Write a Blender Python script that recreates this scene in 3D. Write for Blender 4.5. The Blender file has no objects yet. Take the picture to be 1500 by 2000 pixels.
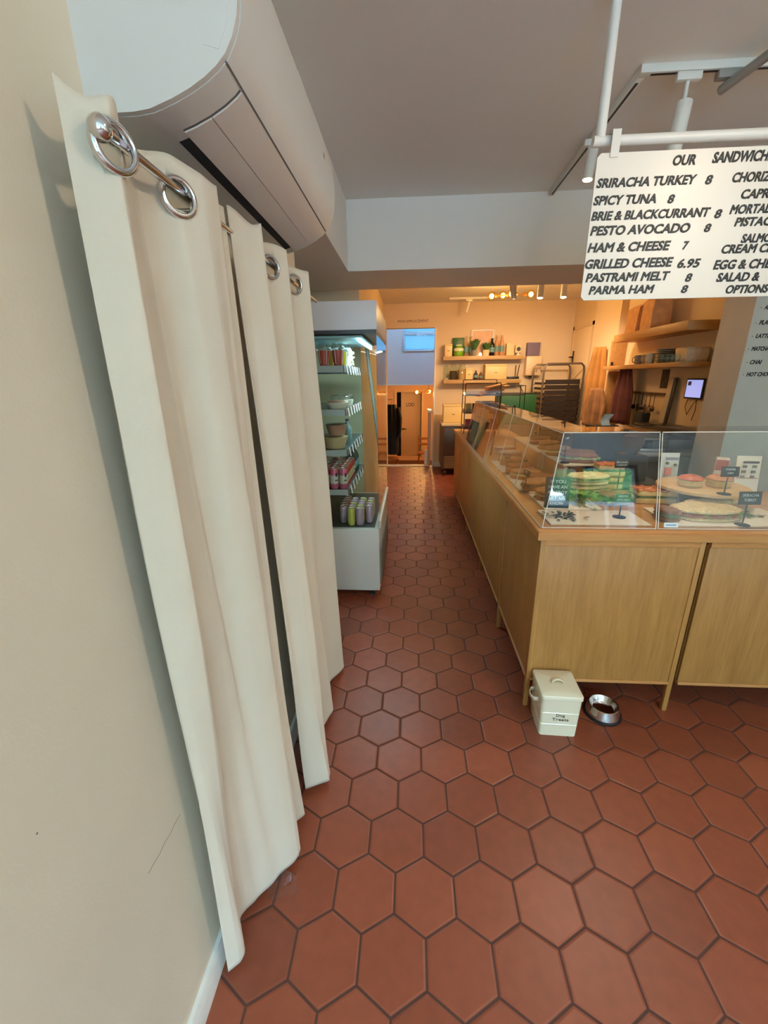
import bpy, bmesh, math, random
from mathutils import Vector, Matrix, Euler
random.seed(7)
SC = bpy.context.scene
COL = SC.collection
PI = math.pi

# ------------------------------------------------------------------ camera
F_PX = 810.65
EYE = Vector((0.0, 0.0, 1.645))
YAW, PITCH, ROLL = -0.0677, 0.3116, -0.0131
_f = Vector((math.sin(YAW)*math.cos(PITCH), math.cos(YAW)*math.cos(PITCH), -math.sin(PITCH)))
_r = Vector((math.cos(YAW), -math.sin(YAW), 0)); _u = _r.cross(_f)
_r, _u = math.cos(ROLL)*_r + math.sin(ROLL)*_u, -math.sin(ROLL)*_r + math.cos(ROLL)*_u
cam = bpy.data.cameras.new('camera'); co = bpy.data.objects.new('camera', cam); COL.objects.link(co)
co.matrix_world = Matrix(((_r.x, _u.x, -_f.x, EYE.x), (_r.y, _u.y, -_f.y, EYE.y), (_r.z, _u.z, -_f.z, EYE.z), (0, 0, 0, 1)))
cam.sensor_fit = 'VERTICAL'; cam.sensor_height = 36.0; cam.lens = F_PX/2000*36.0; cam.clip_start = 0.02
SC.camera = co

# ------------------------------------------------------------------ world, light, exposure
W = bpy.data.worlds.new('sky'); SC.world = W; W.use_nodes = True
wn = W.node_tree; bg = wn.nodes['Background']
tc = wn.nodes.new('ShaderNodeTexCoord'); sx = wn.nodes.new('ShaderNodeSeparateXYZ'); rp = wn.nodes.new('ShaderNodeValToRGB')
wn.links.new(tc.outputs['Generated'], sx.inputs[0]); wn.links.new(sx.outputs['Z'], rp.inputs[0]); wn.links.new(rp.outputs[0], bg.inputs[0])
rp.color_ramp.elements[0].position = 0.0; rp.color_ramp.elements[0].color = (0.55, 0.76, 0.91, 1)
rp.color_ramp.elements[1].position = 0.9; rp.color_ramp.elements[1].color = (0.30, 0.60, 0.95, 1)
bg.inputs[1].default_value = 27.0
SC.view_settings.view_transform = 'Standard'; SC.view_settings.look = 'None'
SC.view_settings.exposure = 0.55; SC.view_settings.gamma = 1.0; SC.view_settings.use_curve_mapping = False
SC.cycles.use_denoising = True
SC.cycles.max_bounces = 8; SC.cycles.diffuse_bounces = 4; SC.cycles.glossy_bounces = 4
SC.cycles.transmission_bounces = 6; SC.cycles.transparent_max_bounces = 24
SC.cycles.sample_clamp_indirect = 4.0; SC.cycles.caustics_reflective = False; SC.cycles.caustics_refractive = False

def lamp(kind, name, loc, energy, color, aim=None, **kw):
    l = bpy.data.lights.new(name, kind); l.energy = energy; l.color = color
    for k, v in kw.items():
        if k == 'portal': l.cycles.is_portal = v
        else: setattr(l, k, v)
    o = bpy.data.objects.new(name, l); COL.objects.link(o); o.location = loc
    if aim is not None:
        o.rotation_euler = (Vector(aim)-Vector(loc)).to_track_quat('-Z', 'Y').to_euler()
    return o
WARM = (1.0, 0.74, 0.48); DAY = (0.78, 0.93, 1.0); NEUT = (1.0, 0.84, 0.66)
# daylight through the shop front (the sky itself fills the window; the portal only helps sampling)
lamp('AREA', 'window_portal', (1.72, -3.28, 1.62), 1, DAY, (1.72, 3, 1.62), shape='RECTANGLE', size=4.3, size_y=2.45, portal=True)
# track spots over the front of the shop
lamp('SPOT', 'front_spot_light', (2.0, -0.15, 2.62), 52, NEUT, (-0.5, 0.9, 1.2), spot_size=1.9, spot_blend=0.8, shadow_soft_size=0.07)
lamp('SPOT', 'front_spot_light', (1.33, 2.2, 2.45), 30, NEUT, (1.2, 1.6, 0.9), spot_size=1.9, spot_blend=0.6, shadow_soft_size=0.04)
lamp('SPOT', 'front_spot_light', (1.45, 0.75, 2.66), 12, WARM, (1.05, 1.8, 1.5), spot_size=2.2, spot_blend=0.8, shadow_soft_size=0.05)
for _x in (1.22, 1.54, 1.81, 2.08):
    lamp('SPOT', 'rear_spot_light', (_x, 5.55, 2.50), 27, WARM, (_x+0.05, 6.8, 0.9), spot_size=2.2, spot_blend=0.7, shadow_soft_size=0.04)

# ------------------------------------------------------------------ helpers
def ray(x, y): return _f + _r*((x-750)/F_PX) + _u*((1000-y)/F_PX)
def aY(x, y, Y): d = ray(x, y); return EYE + d*(Y/d.y)
def aX(x, y, X): d = ray(x, y); return EYE + d*(X/d.x)
def aZ(x, y, Z): d = ray(x, y); return EYE + d*((Z-EYE.z)/d.z)

def s2l(c): return tuple(((v/255)/12.92 if v/255 <= 0.04045 else ((v/255+0.055)/1.055)**2.4) for v in c)
MATS = {}
def mat(name, rgb, rough=0.5, metal=0.0, var=0.0, vscale=6.0, bump=0.0, bscale=60.0, emit=0.0, spec=0.5, coat=0.0, stretch=None, sheen=0.0):
    if name in MATS: return MATS[name]
    m = bpy.data.materials.new(name); m.use_nodes = True; nt = m.node_tree; p = nt.nodes['Principled BSDF']
    c = s2l(rgb)+(1,)
    p.inputs['Base Color'].default_value = c; p.inputs['Roughness'].default_value = rough; p.inputs['Metallic'].default_value = metal
    p.inputs['Specular IOR Level'].default_value = spec; p.inputs['Coat Weight'].default_value = coat
    if sheen: p.inputs['Sheen Weight'].default_value = sheen
    if emit:
        p.inputs['Emission Color'].default_value = c; p.inputs['Emission Strength'].default_value = emit
    if var or bump:
        t = nt.nodes.new('ShaderNodeTexCoord'); mp = nt.nodes.new('ShaderNodeMapping')
        nt.links.new(t.outputs['Object'], mp.inputs[0])
        if stretch: mp.inputs['Scale'].default_value = stretch
    if var:
        n = nt.nodes.new('ShaderNodeTexNoise'); n.inputs['Scale'].default_value = vscale; n.inputs['Detail'].default_value = 5
        nt.links.new(mp.outputs[0], n.inputs['Vector'])
        r = nt.nodes.new('ShaderNodeValToRGB')
        r.color_ramp.elements[0].position = 0.3; r.color_ramp.elements[1].position = 0.7
        r.color_ramp.elements[0].color = tuple(max(0, v*(1-var)) for v in c[:3])+(1,)
        r.color_ramp.elements[1].color = tuple(min(1, v*(1+var)) for v in c[:3])+(1,)
        nt.links.new(n.outputs['Fac'], r.inputs[0]); nt.links.new(r.outputs[0], p.inputs['Base Color'])
    if bump:
        n2 = nt.nodes.new('ShaderNodeTexNoise'); n2.inputs['Scale'].default_value = bscale; n2.inputs['Detail'].default_value = 4
        nt.links.new(mp.outputs[0], n2.inputs['Vector'])
        b = nt.nodes.new('ShaderNodeBump'); b.inputs['Strength'].default_value = bump; b.inputs['Distance'].default_value = 0.01
        nt.links.new(n2.outputs['Fac'], b.inputs['Height']); nt.links.new(b.outputs[0], p.inputs['Normal'])
    MATS[name] = m
    return m

def clear_mat(name, tint=(1, 1, 1), gloss=1.0, rough=0.02, ior=1.45):
    """thin clear sheet: see-through with fresnel reflections"""
    if name in MATS: return MATS[name]
    m = bpy.data.materials.new(name); m.use_nodes = True; nt = m.node_tree; nt.nodes.remove(nt.nodes['Principled BSDF'])
    out = nt.nodes['Material Output']; tr = nt.nodes.new('ShaderNodeBsdfTransparent'); gl = nt.nodes.new('ShaderNodeBsdfGlossy')
    mx = nt.nodes.new('ShaderNodeMixShader'); ge = nt.nodes.new('ShaderNodeNewGeometry'); dp = nt.nodes.new('ShaderNodeVectorMath'); dp.operation = 'DOT_PRODUCT'
    nt.links.new(ge.outputs['Normal'], dp.inputs[0]); nt.links.new(ge.outputs['Incoming'], dp.inputs[1])
    def mth(op, a, b=None):
        n = nt.nodes.new('ShaderNodeMath'); n.operation = op
        for i, v in enumerate((a, b)):
            if v is None: continue
            if isinstance(v, (int, float)): n.inputs[i].default_value = v
            else: nt.links.new(v, n.inputs[i])
        return n.outputs[0]
    f0 = ((ior-1)/(ior+1))**2*gloss
    sch = mth('ADD', mth('MULTIPLY', mth('POWER', mth('SUBTRACT', 1.0, mth('ABSOLUTE', dp.outputs['Value'])), 5.0), 1-f0), f0)
    tr.inputs[0].default_value = tuple(tint)+(1,); gl.inputs['Roughness'].default_value = rough
    nt.links.new(sch, mx.inputs[0])
    nt.links.new(tr.outputs[0], mx.inputs[1]); nt.links.new(gl.outputs[0], mx.inputs[2]); nt.links.new(mx.outputs[0], out.inputs[0])
    MATS[name] = m
    return m

def wood_mat(name, rgb, rgb2, axis='Z', rough=0.45, fine=1.0):
    """straight-grained wood, grain running along one axis"""
    if name in MATS: return MATS[name]
    m = bpy.data.materials.new(name); m.use_nodes = True; nt = m.node_tree; p = nt.nodes['Principled BSDF']
    t = nt.nodes.new('ShaderNodeTexCoord'); mp = nt.nodes.new('ShaderNodeMapping'); nt.links.new(t.outputs['Object'], mp.inputs[0])
    s = [10*fine, 10*fine, 10*fine]; s['XYZ'.index(axis)] = 0.9*fine; mp.inputs['Scale'].default_value = s
    n = nt.nodes.new('ShaderNodeTexNoise'); n.inputs['Scale'].default_value = 2.2; n.inputs['Detail'].default_value = 8; n.inputs['Roughness'].default_value = 0.65; n.inputs['Distortion'].default_value = 0.6
    nt.links.new(mp.outputs[0], n.inputs['Vector'])
    n2 = nt.nodes.new('ShaderNodeTexNoise'); n2.inputs['Scale'].default_value = 9; n2.inputs['Detail'].default_value = 3
    nt.links.new(mp.outputs[0], n2.inputs['Vector'])
    mix = nt.nodes.new('ShaderNodeMath'); mix.operation = 'MULTIPLY_ADD'; mix.inputs[1].default_value = 0.45
    nt.links.new(n2.outputs['Fac'], mix.inputs[0]); nt.links.new(n.outputs['Fac'], mix.inputs[2])
    r = nt.nodes.new('ShaderNodeValToRGB'); r.color_ramp.elements[0].position = 0.42; r.color_ramp.elements[1].position = 1.0
    r.color_ramp.elements[0].color = s2l(rgb2)+(1,); r.color_ramp.elements[1].color = s2l(rgb)+(1,)
    nt.links.new(mix.outputs[0], r.inputs[0]); nt.links.new(r.outputs[0], p.inputs['Base Color'])
    p.inputs['Roughness'].default_value = rough
    MATS[name] = m
    return m

class MB:
    def __init__(s): s.bm = bmesh.new()
    def _box(s, M, bev):
        r = bmesh.ops.create_cube(s.bm, size=1.0, matrix=M)
        if bev > 0:
            vs = r['verts']; es = list({e for v in vs for e in v.link_edges})
            bmesh.ops.bevel(s.bm, geom=es, offset=bev, segments=2, affect='EDGES', profile=0.5, clamp_overlap=True)
        return s
    def box(s, c, d, rot=(0, 0, 0), bev=0.0):
        R = rot if isinstance(rot, Matrix) else Euler(rot).to_matrix()
        return s._box(Matrix.Translation(c) @ R.to_4x4() @ Matrix.Diagonal((d[0], d[1], d[2], 1)), bev)
    def b2(s, x0, x1, y0, y1, z0, z1, bev=0.0):
        return s.box(((x0+x1)/2, (y0+y1)/2, (z0+z1)/2), (abs(x1-x0), abs(y1-y0), abs(z1-z0)), (0, 0, 0), bev)
    def quadbox(s, a, b, c, d, t):
        """slab with corner loop a-b-c-d and thickness t along its normal"""
        a, b, c, d = map(Vector, (a, b, c, d)); n = (b-a).cross(d-a).normalized()*t
        v = [s.bm.verts.new(p) for p in (a, b, c, d, a+n, b+n, c+n, d+n)]
        for f in ((3, 2, 1, 0), (4, 5, 6, 7), (0, 1, 5, 4), (1, 2, 6, 5), (2, 3, 7, 6), (3, 0, 4, 7)):
            s.bm.faces.new([v[i] for i in f])
        return s
    def cyl(s, p0, p1, r0, r1=None, n=16):
        p0, p1 = Vector(p0), Vector(p1); r1 = r0 if r1 is None else r1
        q = (p1-p0).to_track_quat('Z', 'Y').to_matrix().to_4x4()
        M = Matrix.Translation((p0+p1)/2) @ q
        bmesh.ops.create_cone(s.bm, cap_ends=True, cap_tris=False, segments=n, radius1=max(r0, 1e-5), radius2=max(r1, 1e-5), depth=(p1-p0).length, matrix=M)
        return s
    def tube(s, pts, r, n=8, closed=False):
        pts = [Vector(p) for p in pts]; rings = []; N = len(pts); ref = None
        for i, p in enumerate(pts):
            a = pts[(i-1) % N] if (closed or i > 0) else p; b = pts[(i+1) % N] if (closed or i < N-1) else p
            t = (b-a).normalized()
            if ref is None: ref = t.orthogonal().normalized()
            ref = (ref - t*ref.dot(t)); ref = ref.normalized() if ref.length > 1e-6 else t.orthogonal().normalized()
            bi = t.cross(ref); rr = r[i] if isinstance(r, (list, tuple)) else r
            rings.append([s.bm.verts.new(p + ref*rr*math.cos(2*PI*k/n) + bi*rr*math.sin(2*PI*k/n)) for k in range(n)])
        for i in range(N if closed else N-1):
            A, B = rings[i], rings[(i+1) % N]
            for k in range(n): s.bm.faces.new((A[k], A[(k+1) % n], B[(k+1) % n], B[k]))
        if not closed:
            s.bm.faces.new(list(reversed(rings[0]))); s.bm.faces.new(rings[-1])
        return s
    def lathe(s, prof, c=(0, 0, 0), n=24, M=None, caps=False):
        c = Vector(c); rings = []
        for r, z in prof:
            if r < 1e-5: rings.append([s.bm.verts.new(c+Vector((0, 0, z)))])
            else: rings.append([s.bm.verts.new(c+Vector((r*math.cos(2*PI*k/n), r*math.sin(2*PI*k/n), z))) for k in range(n)])
        for A, B in zip(rings, rings[1:]):
            for k in range(n):
                a, b = A[k % len(A)], A[(k+1) % n % len(A)]; d, e = B[k % len(B)], B[(k+1) % n % len(B)]
                if len(A) == 1 and len(B) == 1: continue
                if len(A) == 1: s.bm.faces.new((a, e, d))
                elif len(B) == 1: s.bm.faces.new((a, b, d))
                else: s.bm.faces.new((a, b, e, d))
        for R, rev in ((rings[0], True), (rings[-1], False)):
            if caps and len(R) > 1: s.bm.faces.new(list(reversed(R)) if rev else R)
        if M is not None: bmesh.ops.transform(s.bm, matrix=M, verts=[v for R in rings for v in R])
        return s
    def prism(s, poly, axis, a0, a1):
        """polygon (two coordinates in cyclic order of the other axes) pushed along an axis"""
        def P(u, v, w): return {'X': (w, u, v), 'Y': (u, w, v), 'Z': (u, v, w)}[axis]
        A = [s.bm.verts.new(P(u, v, a0)) for u, v in poly]; B = [s.bm.verts.new(P(u, v, a1)) for u, v in poly]
        n = len(poly)
        fs = [s.bm.faces.new(list(reversed(A))), s.bm.faces.new(B)]
        for i in range(n): fs.append(s.bm.faces.new((A[i], A[(i+1) % n], B[(i+1) % n], B[i])))
        bmesh.ops.recalc_face_normals(s.bm, faces=fs)
        return s
    def sph(s, c, r, sc=(1, 1, 1), n=16, rot=(0, 0, 0)):
        M = Matrix.Translation(c) @ Euler(rot).to_matrix().to_4x4() @ Matrix.Diagonal((sc[0], sc[1], sc[2], 1))
        bmesh.ops.create_uvsphere(s.bm, u_segments=n, v_segments=max(6, n//2), radius=r, matrix=M); return s
    def torus(s, c, R, r, nrm=(0, 0, 1), n=28, m=10):
        q = Vector(nrm).to_track_quat('Z', 'Y'); c = Vector(c)
        return s.tube([c + q @ Vector((R*math.cos(2*PI*k/n), R*math.sin(2*PI*k/n), 0)) for k in range(n)], r, m, True)
    def grid(s, P, close=False):
        V = [[s.bm.verts.new(p) for p in row] for row in P]
        for i in range(len(V)-1):
            m = len(V[0])
            for j in range(m if close else m-1):
                s.bm.faces.new((V[i][j], V[i][(j+1) % m], V[i+1][(j+1) % m], V[i+1][j]))
        return s
    def lump(s, c, r, sc=(1, 1, 1), k=0.15, sub=2, rot=(0, 0, 0), seed=0):
        """uneven rounded lump"""
        rng = random.Random(seed); M = Matrix.Translation(c) @ Euler(rot).to_matrix().to_4x4() @ Matrix.Diagonal((sc[0], sc[1], sc[2], 1))
        g = bmesh.ops.create_icosphere(s.bm, subdivisions=sub, radius=r)
        for v in g['verts']: v.co = M @ (v.co*(1+rng.uniform(-k, k)))
        return s
    def leaf(s, base, d, L, w, up=(0, 0, 1)):
        base = Vector(base); d = Vector(d).normalized(); side = d.cross(Vector(up)); side = side.normalized() if side.length > 1e-4 else Vector((1, 0, 0))
        nn = side.cross(d)
        def q(t, k, lift): return s.bm.verts.new(base+d*L*t+side*w*k+nn*lift*L-Vector((0, 0, L*0.15*t*t)))
        a, b = q(0.25, 0.75, 0.03), q(0.25, -0.75, 0.03); c, e = q(0.62, 1.0, 0.06), q(0.62, -1.0, 0.06); m1, m2 = q(0.25, 0, 0), q(0.62, 0, 0.0)
        b0, tp = q(0, 0, 0), q(1, 0, 0)
        for f in ((b0, a, m1), (b0, m1, b), (a, c, m2, m1), (m1, m2, e, b), (c, tp, m2), (m2, tp, e)): s.bm.faces.new(f)
        return s
    def build(s, name, m, parent=None, smooth=True, ang=0.7):
        me = bpy.data.meshes.new(name); s.bm.normal_update(); s.bm.to_mesh(me); s.bm.free()
        me.materials.append(m)
        if smooth:
            me.shade_smooth(); me.set_sharp_from_angle(angle=ang)
        o = bpy.data.objects.new(name, me); COL.objects.link(o)
        if parent is not None: o.parent = parent
        return o

def tag(o, label, cat, group=None, kind=None):
    o['label'] = label; o['category'] = cat
    if group: o['group'] = group
    if kind: o['kind'] = kind
    return o
def thing(name, label, cat, loc=(0, 0, 0), rz=0.0, group=None):
    o = bpy.data.objects.new(name, None); COL.objects.link(o); o.empty_display_size = 0.05
    o.location = loc; o.rotation_euler = (0, 0, rz)
    return tag(o, label, cat, group)
def solo(name, mb, m, label, cat, loc=(0, 0, 0), rz=0.0, group=None, ang=0.7):
    o = mb.build(name, m, None, True, ang); o.location = loc; o.rotation_euler = (0, 0, rz)
    return tag(o, label, cat, group)
def struct(name, mb, m, parent=None):
    o = mb.build(name, m, parent)
    if parent is None: o['kind'] = 'structure'
    return o
def dup(root, loc, rz=None, label=None, group=None):
    r = root.copy(); COL.objects.link(r); r.location = loc
    if rz is not None: r.rotation_euler = (0, 0, rz)
    if label: r['label'] = label
    if group: r['group'] = group
    for ch in list(root.children):
        c = ch.copy(); COL.objects.link(c); c.parent = r
        for g in list(ch.children):
            d = g.copy(); COL.objects.link(d); d.parent = c
    return r
def writing(name, txt, x0, x1, h, M, m, parent, shear=0.0, bold=0.0, depth=0.0008):
    """flat lettering; fits between x0 and x1, cap height h, baseline on y=0 of matrix M (x right, y up, z out)"""
    cu = bpy.data.curves.new('lettering', 'FONT'); cu.body = txt; cu.size = h/0.729; cu.shear = shear; cu.bevel_depth = bold*h; cu.bevel_resolution = 1; cu.extrude = depth; cu.resolution_u = 3
    o = bpy.data.objects.new('lettering', cu); COL.objects.link(o); bpy.context.view_layer.update()
    me = bpy.data.meshes.new_from_object(o.evaluated_get(bpy.context.evaluated_depsgraph_get()))
    bpy.data.objects.remove(o)
    xs = [v.co.x for v in me.vertices]
    if not xs: return None
    a, b = min(xs), max(xs); k = (x1-x0)/(b-a) if x1 is not None else 1.0
    me.transform(M @ Matrix.Translation((x0, 0, 0)) @ Matrix.Diagonal((k, 1, 1, 1)) @ Matrix.Translation((-a, 0, 0)))
    me.materials.clear(); me.materials.append(m); me.name = name
    ob = bpy.data.objects.new(name, me); COL.objects.link(ob); ob.parent = parent
    return ob
def frame(o, xdir, ydir):
    x = Vector(xdir).normalized(); y = Vector(ydir).normalized(); z = x.cross(y)
    return Matrix(((x.x, y.x, z.x, o[0]), (x.y, y.y, z.y, o[1]), (x.z, y.z, z.z, o[2]), (0, 0, 0, 1)))

#@@STRUCT
# ------------------------------------------------------------------ materials of the room
M_WALL = mat('wall_paint', (216, 202, 178), 0.75, var=0.03, vscale=3, bump=0.05, bscale=180)
M_CEIL = mat('ceiling_paint', (240, 236, 230), 0.85)
M_BEAM = mat('beam_paint', (244, 240, 234), 0.7)
M_WARMWALL = mat('rear_wall_paint', (232, 208, 172), 0.75, var=0.02, vscale=2)
M_PIER = mat('pier_paint', (216, 208, 194), 0.7, var=0.03, vscale=8)
M_WHITE = mat('white_gloss_paint', (235, 233, 228), 0.35)
M_DARK = mat('dark_recess', (60, 52, 46), 0.9)
M_BLACK = mat('black_plastic', (24, 24, 26), 0.4)
M_CHROME = mat('polished_steel', (215, 215, 215), 0.12, 1.0)
M_STEEL = mat('brushed_steel', (170, 168, 164), 0.34, 1.0)
M_IRON = mat('dark_wire', (42, 36, 32), 0.45, 0.6)
M_OAK = wood_mat('oak_veneer', (186, 136, 74), (152, 104, 50), 'Z')
M_OAKX = wood_mat('oak_edge', (204, 150, 92), (176, 118, 64), 'X', 0.3)
M_OAKY = wood_mat('oak_edge_long', (204, 150, 92), (176, 118, 64), 'Y', 0.3)
M_SHELF = wood_mat('shelf_oak', (206, 170, 112), (180, 138, 82), 'X')
M_SHELFY = wood_mat('shelf_oak_long', (200, 150, 88), (170, 118, 62), 'Y')
M_BULB = mat('lamp_glow', (255, 190, 90), 0.3, emit=14.0)
M_SPOTGLOW = mat('spot_glow', (255, 232, 190), 0.3, emit=14.0)
M_GLASS = clear_mat('clear_acrylic', (0.97, 0.98, 0.97), 1.8)
M_CGLASS = clear_mat('cabinet_glass', (0.93, 0.97, 0.96), 0.8)
M_EDGE = mat('acrylic_edge', (226, 222, 214), 0.2, emit=0.0)
M_DOME = clear_mat('dome_plastic', (0.9, 0.93, 0.93), 5.0, 0.15)
M_PLASTIC = clear_mat('clear_plastic', (0.92, 0.94, 0.94), 1.6, 0.12)

def tile_material():
    m = bpy.data.materials.new('terracotta_hexagon_tiles'); m.use_nodes = True; nt = m.node_tree; N = nt.nodes.new; L = nt.links.new
    p = nt.nodes['Principled BSDF']; t = N('ShaderNodeTexCoord')
    w = 0.2; S = (w, w*math.sqrt(3), 1.0)
    def vm(op, a, b=None, c=None):
        n = N('ShaderNodeVectorMath'); n.operation = op
        for i, v in enumerate((a, b, c)):
            if v is None: continue
            if isinstance(v, tuple): n.inputs[i].default_value = v
            else: L(v, n.inputs[i])
        return n.outputs['Vector'] if op not in ('DOT_PRODUCT', 'LENGTH') else n.outputs['Value']
    def ma(op, a, b=None):
        n = N('ShaderNodeMath'); n.operation = op
        for i, v in enumerate((a, b)):
            if v is None: continue
            if isinstance(v, (int, float)): n.inputs[i].default_value = v
            else: L(v, n.inputs[i])
        return n.outputs[0]
    q = vm('SUBTRACT', t.outputs['Object'], (-0.0439, 0.7613, 0.0))
    hi = (S[0]/2, S[1]/2, 9.0); lo = (-S[0]/2, -S[1]/2, -9.0)
    a = vm('WRAP', q, hi, lo); b = vm('WRAP', vm('SUBTRACT', q, (S[0]/2, S[1]/2, 0)), hi, lo)
    def hexd(v):
        ab = vm('ABSOLUTE', v)
        sep = N('ShaderNodeSeparateXYZ'); L(ab, sep.inputs[0])
        return ma('MAXIMUM', sep.outputs[0], ma('ADD', ma('MULTIPLY', sep.outputs[0], 0.5), ma('MULTIPLY', sep.outputs[1], 0.8660254)))
    da, db = hexd(a), hexd(b); d = ma('MINIMUM', da, db)
    pick = ma('LESS_THAN', da, db)
    mx = N('ShaderNodeMix'); mx.data_type = 'VECTOR'; L(pick, mx.inputs[0]); L(b, mx.inputs[4]); L(a, mx.inputs[5])
    cell = vm('SNAP', vm('ADD', vm('SUBTRACT', q, mx.outputs[1]), (0.01, 0.01, 0.01)), (0.05, 0.05, 10.0))
    wn_ = N('ShaderNodeTexWhiteNoise'); L(cell, wn_.inputs['Vector'])
    cr = N('ShaderNodeValToRGB'); e = cr.color_ramp.elements
    e[0].color = s2l((122, 60, 37))+(1,); e[1].color = s2l((140, 71, 45))+(1,)
    e.new(0.5).color = s2l((132, 65, 40))+(1,)
    L(wn_.outputs['Value'], cr.inputs[0])
    no = N('ShaderNodeTexNoise'); no.inputs['Scale'].default_value = 22; no.inputs['Detail'].default_value = 6; L(t.outputs['Object'], no.inputs['Vector'])
    mul = N('ShaderNodeMix'); mul.data_type = 'RGBA'; mul.blend_type = 'OVERLAY'; mul.inputs[0].default_value = 0.22
    L(cr.outputs[0], mul.inputs[6]); L(no.outputs['Fac'], mul.inputs[7])
    grout = N('ShaderNodeMapRange'); grout.inputs[1].default_value = w/2-0.0048; grout.inputs[2].default_value = w/2-0.0024; L(d, grout.inputs[0])
    gm = N('ShaderNodeMix'); gm.data_type = 'RGBA'; L(grout.outputs[0], gm.inputs[0]); L(mul.outputs[2], gm.inputs[6]); gm.inputs[7].default_value = s2l((74, 42, 30))+(1,)
    L(gm.outputs[2], p.inputs['Base Color'])
    rr = N('ShaderNodeMapRange'); L(grout.outputs[0], rr.inputs[0]); rr.inputs[3].default_value = 0.40; rr.inputs[4].default_value = 0.9; L(rr.outputs[0], p.inputs['Roughness'])
    gb = N('ShaderNodeMapRange'); gb.inputs[1].default_value = w/2-0.009; gb.inputs[2].default_value = w/2-0.002; gb.inputs[3].default_value = 1; gb.inputs[4].default_value = 0; L(d, gb.inputs[0])
    hs = ma('ADD', gb.outputs[0], ma('MULTIPLY', no.outputs['Fac'], 0.25))
    bu = N('ShaderNodeBump'); bu.inputs['Strength'].default_value = 0.5; bu.inputs['Distance'].default_value = 0.003; L(hs, bu.inputs['Height']); L(bu.outputs[0], p.inputs['Normal'])
    return m
M_TILE = tile_material()

# ------------------------------------------------------------------ the room
struct('floor', MB().b2(-1.2, 4.3, -3.5, 8.12, -0.06, 0.0), M_TILE)
struct('ceiling', MB().b2(-1.2, 4.3, -3.55, 8.1, 2.88, 3.0), M_CEIL)
struct('wall_left', MB().b2(-0.70, -0.557, -3.5, 2.2, 0, 2.88), M_WALL)
struct('wall_left', MB().b2(-1.2, -1.05, 2.2, 4.3, 0, 2.88), M_WALL)
struct('wall_left', MB().b2(-1.05, -0.70, 2.1, 2.2, 0, 2.88), M_WALL)
struct('wall_left', MB().b2(-1.05, -0.50, 4.3, 8.0, 0, 2.88), M_WARMWALL)
struct('trim_1', MB().b2(-1.05, -0.487, 2.2, 3.53, 2.42, 2.88), M_BEAM)          # boxed-in ledge over the alcove
struct('trim_2', MB().b2(-1.05, 4.2, 3.53, 4.22, 2.42, 2.88), M_BEAM)            # beam across the room
_wl = [o for o in COL.objects if o.name == 'wall_left'][0]
struct('hairline_crack', MB().tube([aX(x, y, -0.5568) for x, y in ((352, 1590), (341, 1610), (333, 1628), (322, 1645), (312, 1668), (303, 1682), (290, 1706))], 0.0006, 5), mat('crack_grey', (120, 114, 100), 0.9), _wl)
struct('wall_speck', MB().sph(aX(72, 1628, -0.557), 0.0016), mat('crack_grey', (120, 114, 100), 0.9), _wl)
bb = MB().prism([(-0.557, 0), (-0.540, 0), (-0.540, 0.075), (-0.546, 0.09), (-0.557, 0.09)], 'Y', -3.3, 2.15)
struct('baseboard_left', bb, mat('skirting_paint', (226, 224, 214), 0.4, var=0.05, vscale=30))
struct('wall_right', MB().b2(4.2, 4.32, -3.5, 3.53, 0, 2.88), M_WALL)
struct('wall_pier', MB().b2(2.51, 4.32, 3.53, 3.87, 0, 2.42), M_PIER)
struct('wall_right', MB().b2(2.79, 2.95, 3.87, 8.0, 0, 2.88), M_WARMWALL)
struct('trim_3', MB().b2(2.70, 2.79, 6.1, 6.9, 0, 2.88), M_WARMWALL)             # chimney-like pilaster on the kitchen wall
# rear wall with the tall opening to the stairs
wb = MB().b2(-0.50, -0.46, 8.0, 8.14, 0, 2.88).b2(0.42, 2.95, 8.0, 8.14, 0, 2.88).b2(-0.46, 0.42, 8.0, 8.14, 2.485, 2.88)
struct('wall_back', wb, M_WARMWALL)
struct('wall_back', MB().b2(-2.3, -0.5, 8.02, 8.12, -0.83, 4.1), M_WARMWALL)
struct('trim_4', MB().b2(0.405, 0.432, 7.985, 8.15, 0, 2.485), M_WHITE)          # pale jamb of the opening
struct('baseboard_back', MB().b2(0.432, 0.62, 7.985, 8.0, 0, 0.09), M_WHITE)
# shop front behind the viewer: sill, lintel, posts
wf = MB().b2(-0.7, 4.32, -3.48, -3.36, 0, 0.42).b2(-0.7, 4.32, -3.48, -3.36, 2.84, 2.88).b2(-0.7, -0.45, -3.48, -3.36, 0.42, 2.84).b2(3.9, 4.32, -3.48, -3.36, 0.42, 2.84)
struct('wall_front', wf, M_WALL)
w1 = MB().b2(2.86, 2.98, -3.48, -3.36, 0.42, 2.84).b2(-0.45, 3.9, -3.47, -3.37, 0.42, 0.5).b2(-0.45, 3.9, -3.47, -3.37, 2.78, 2.84).b2(-0.45, -0.39, -3.47, -3.37, 0.5, 2.78).b2(3.84, 3.9, -3.47, -3.37, 0.5, 2.78)
struct('window_1', w1, mat('shopfront_timber', (70, 46, 34), 0.5))

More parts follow.
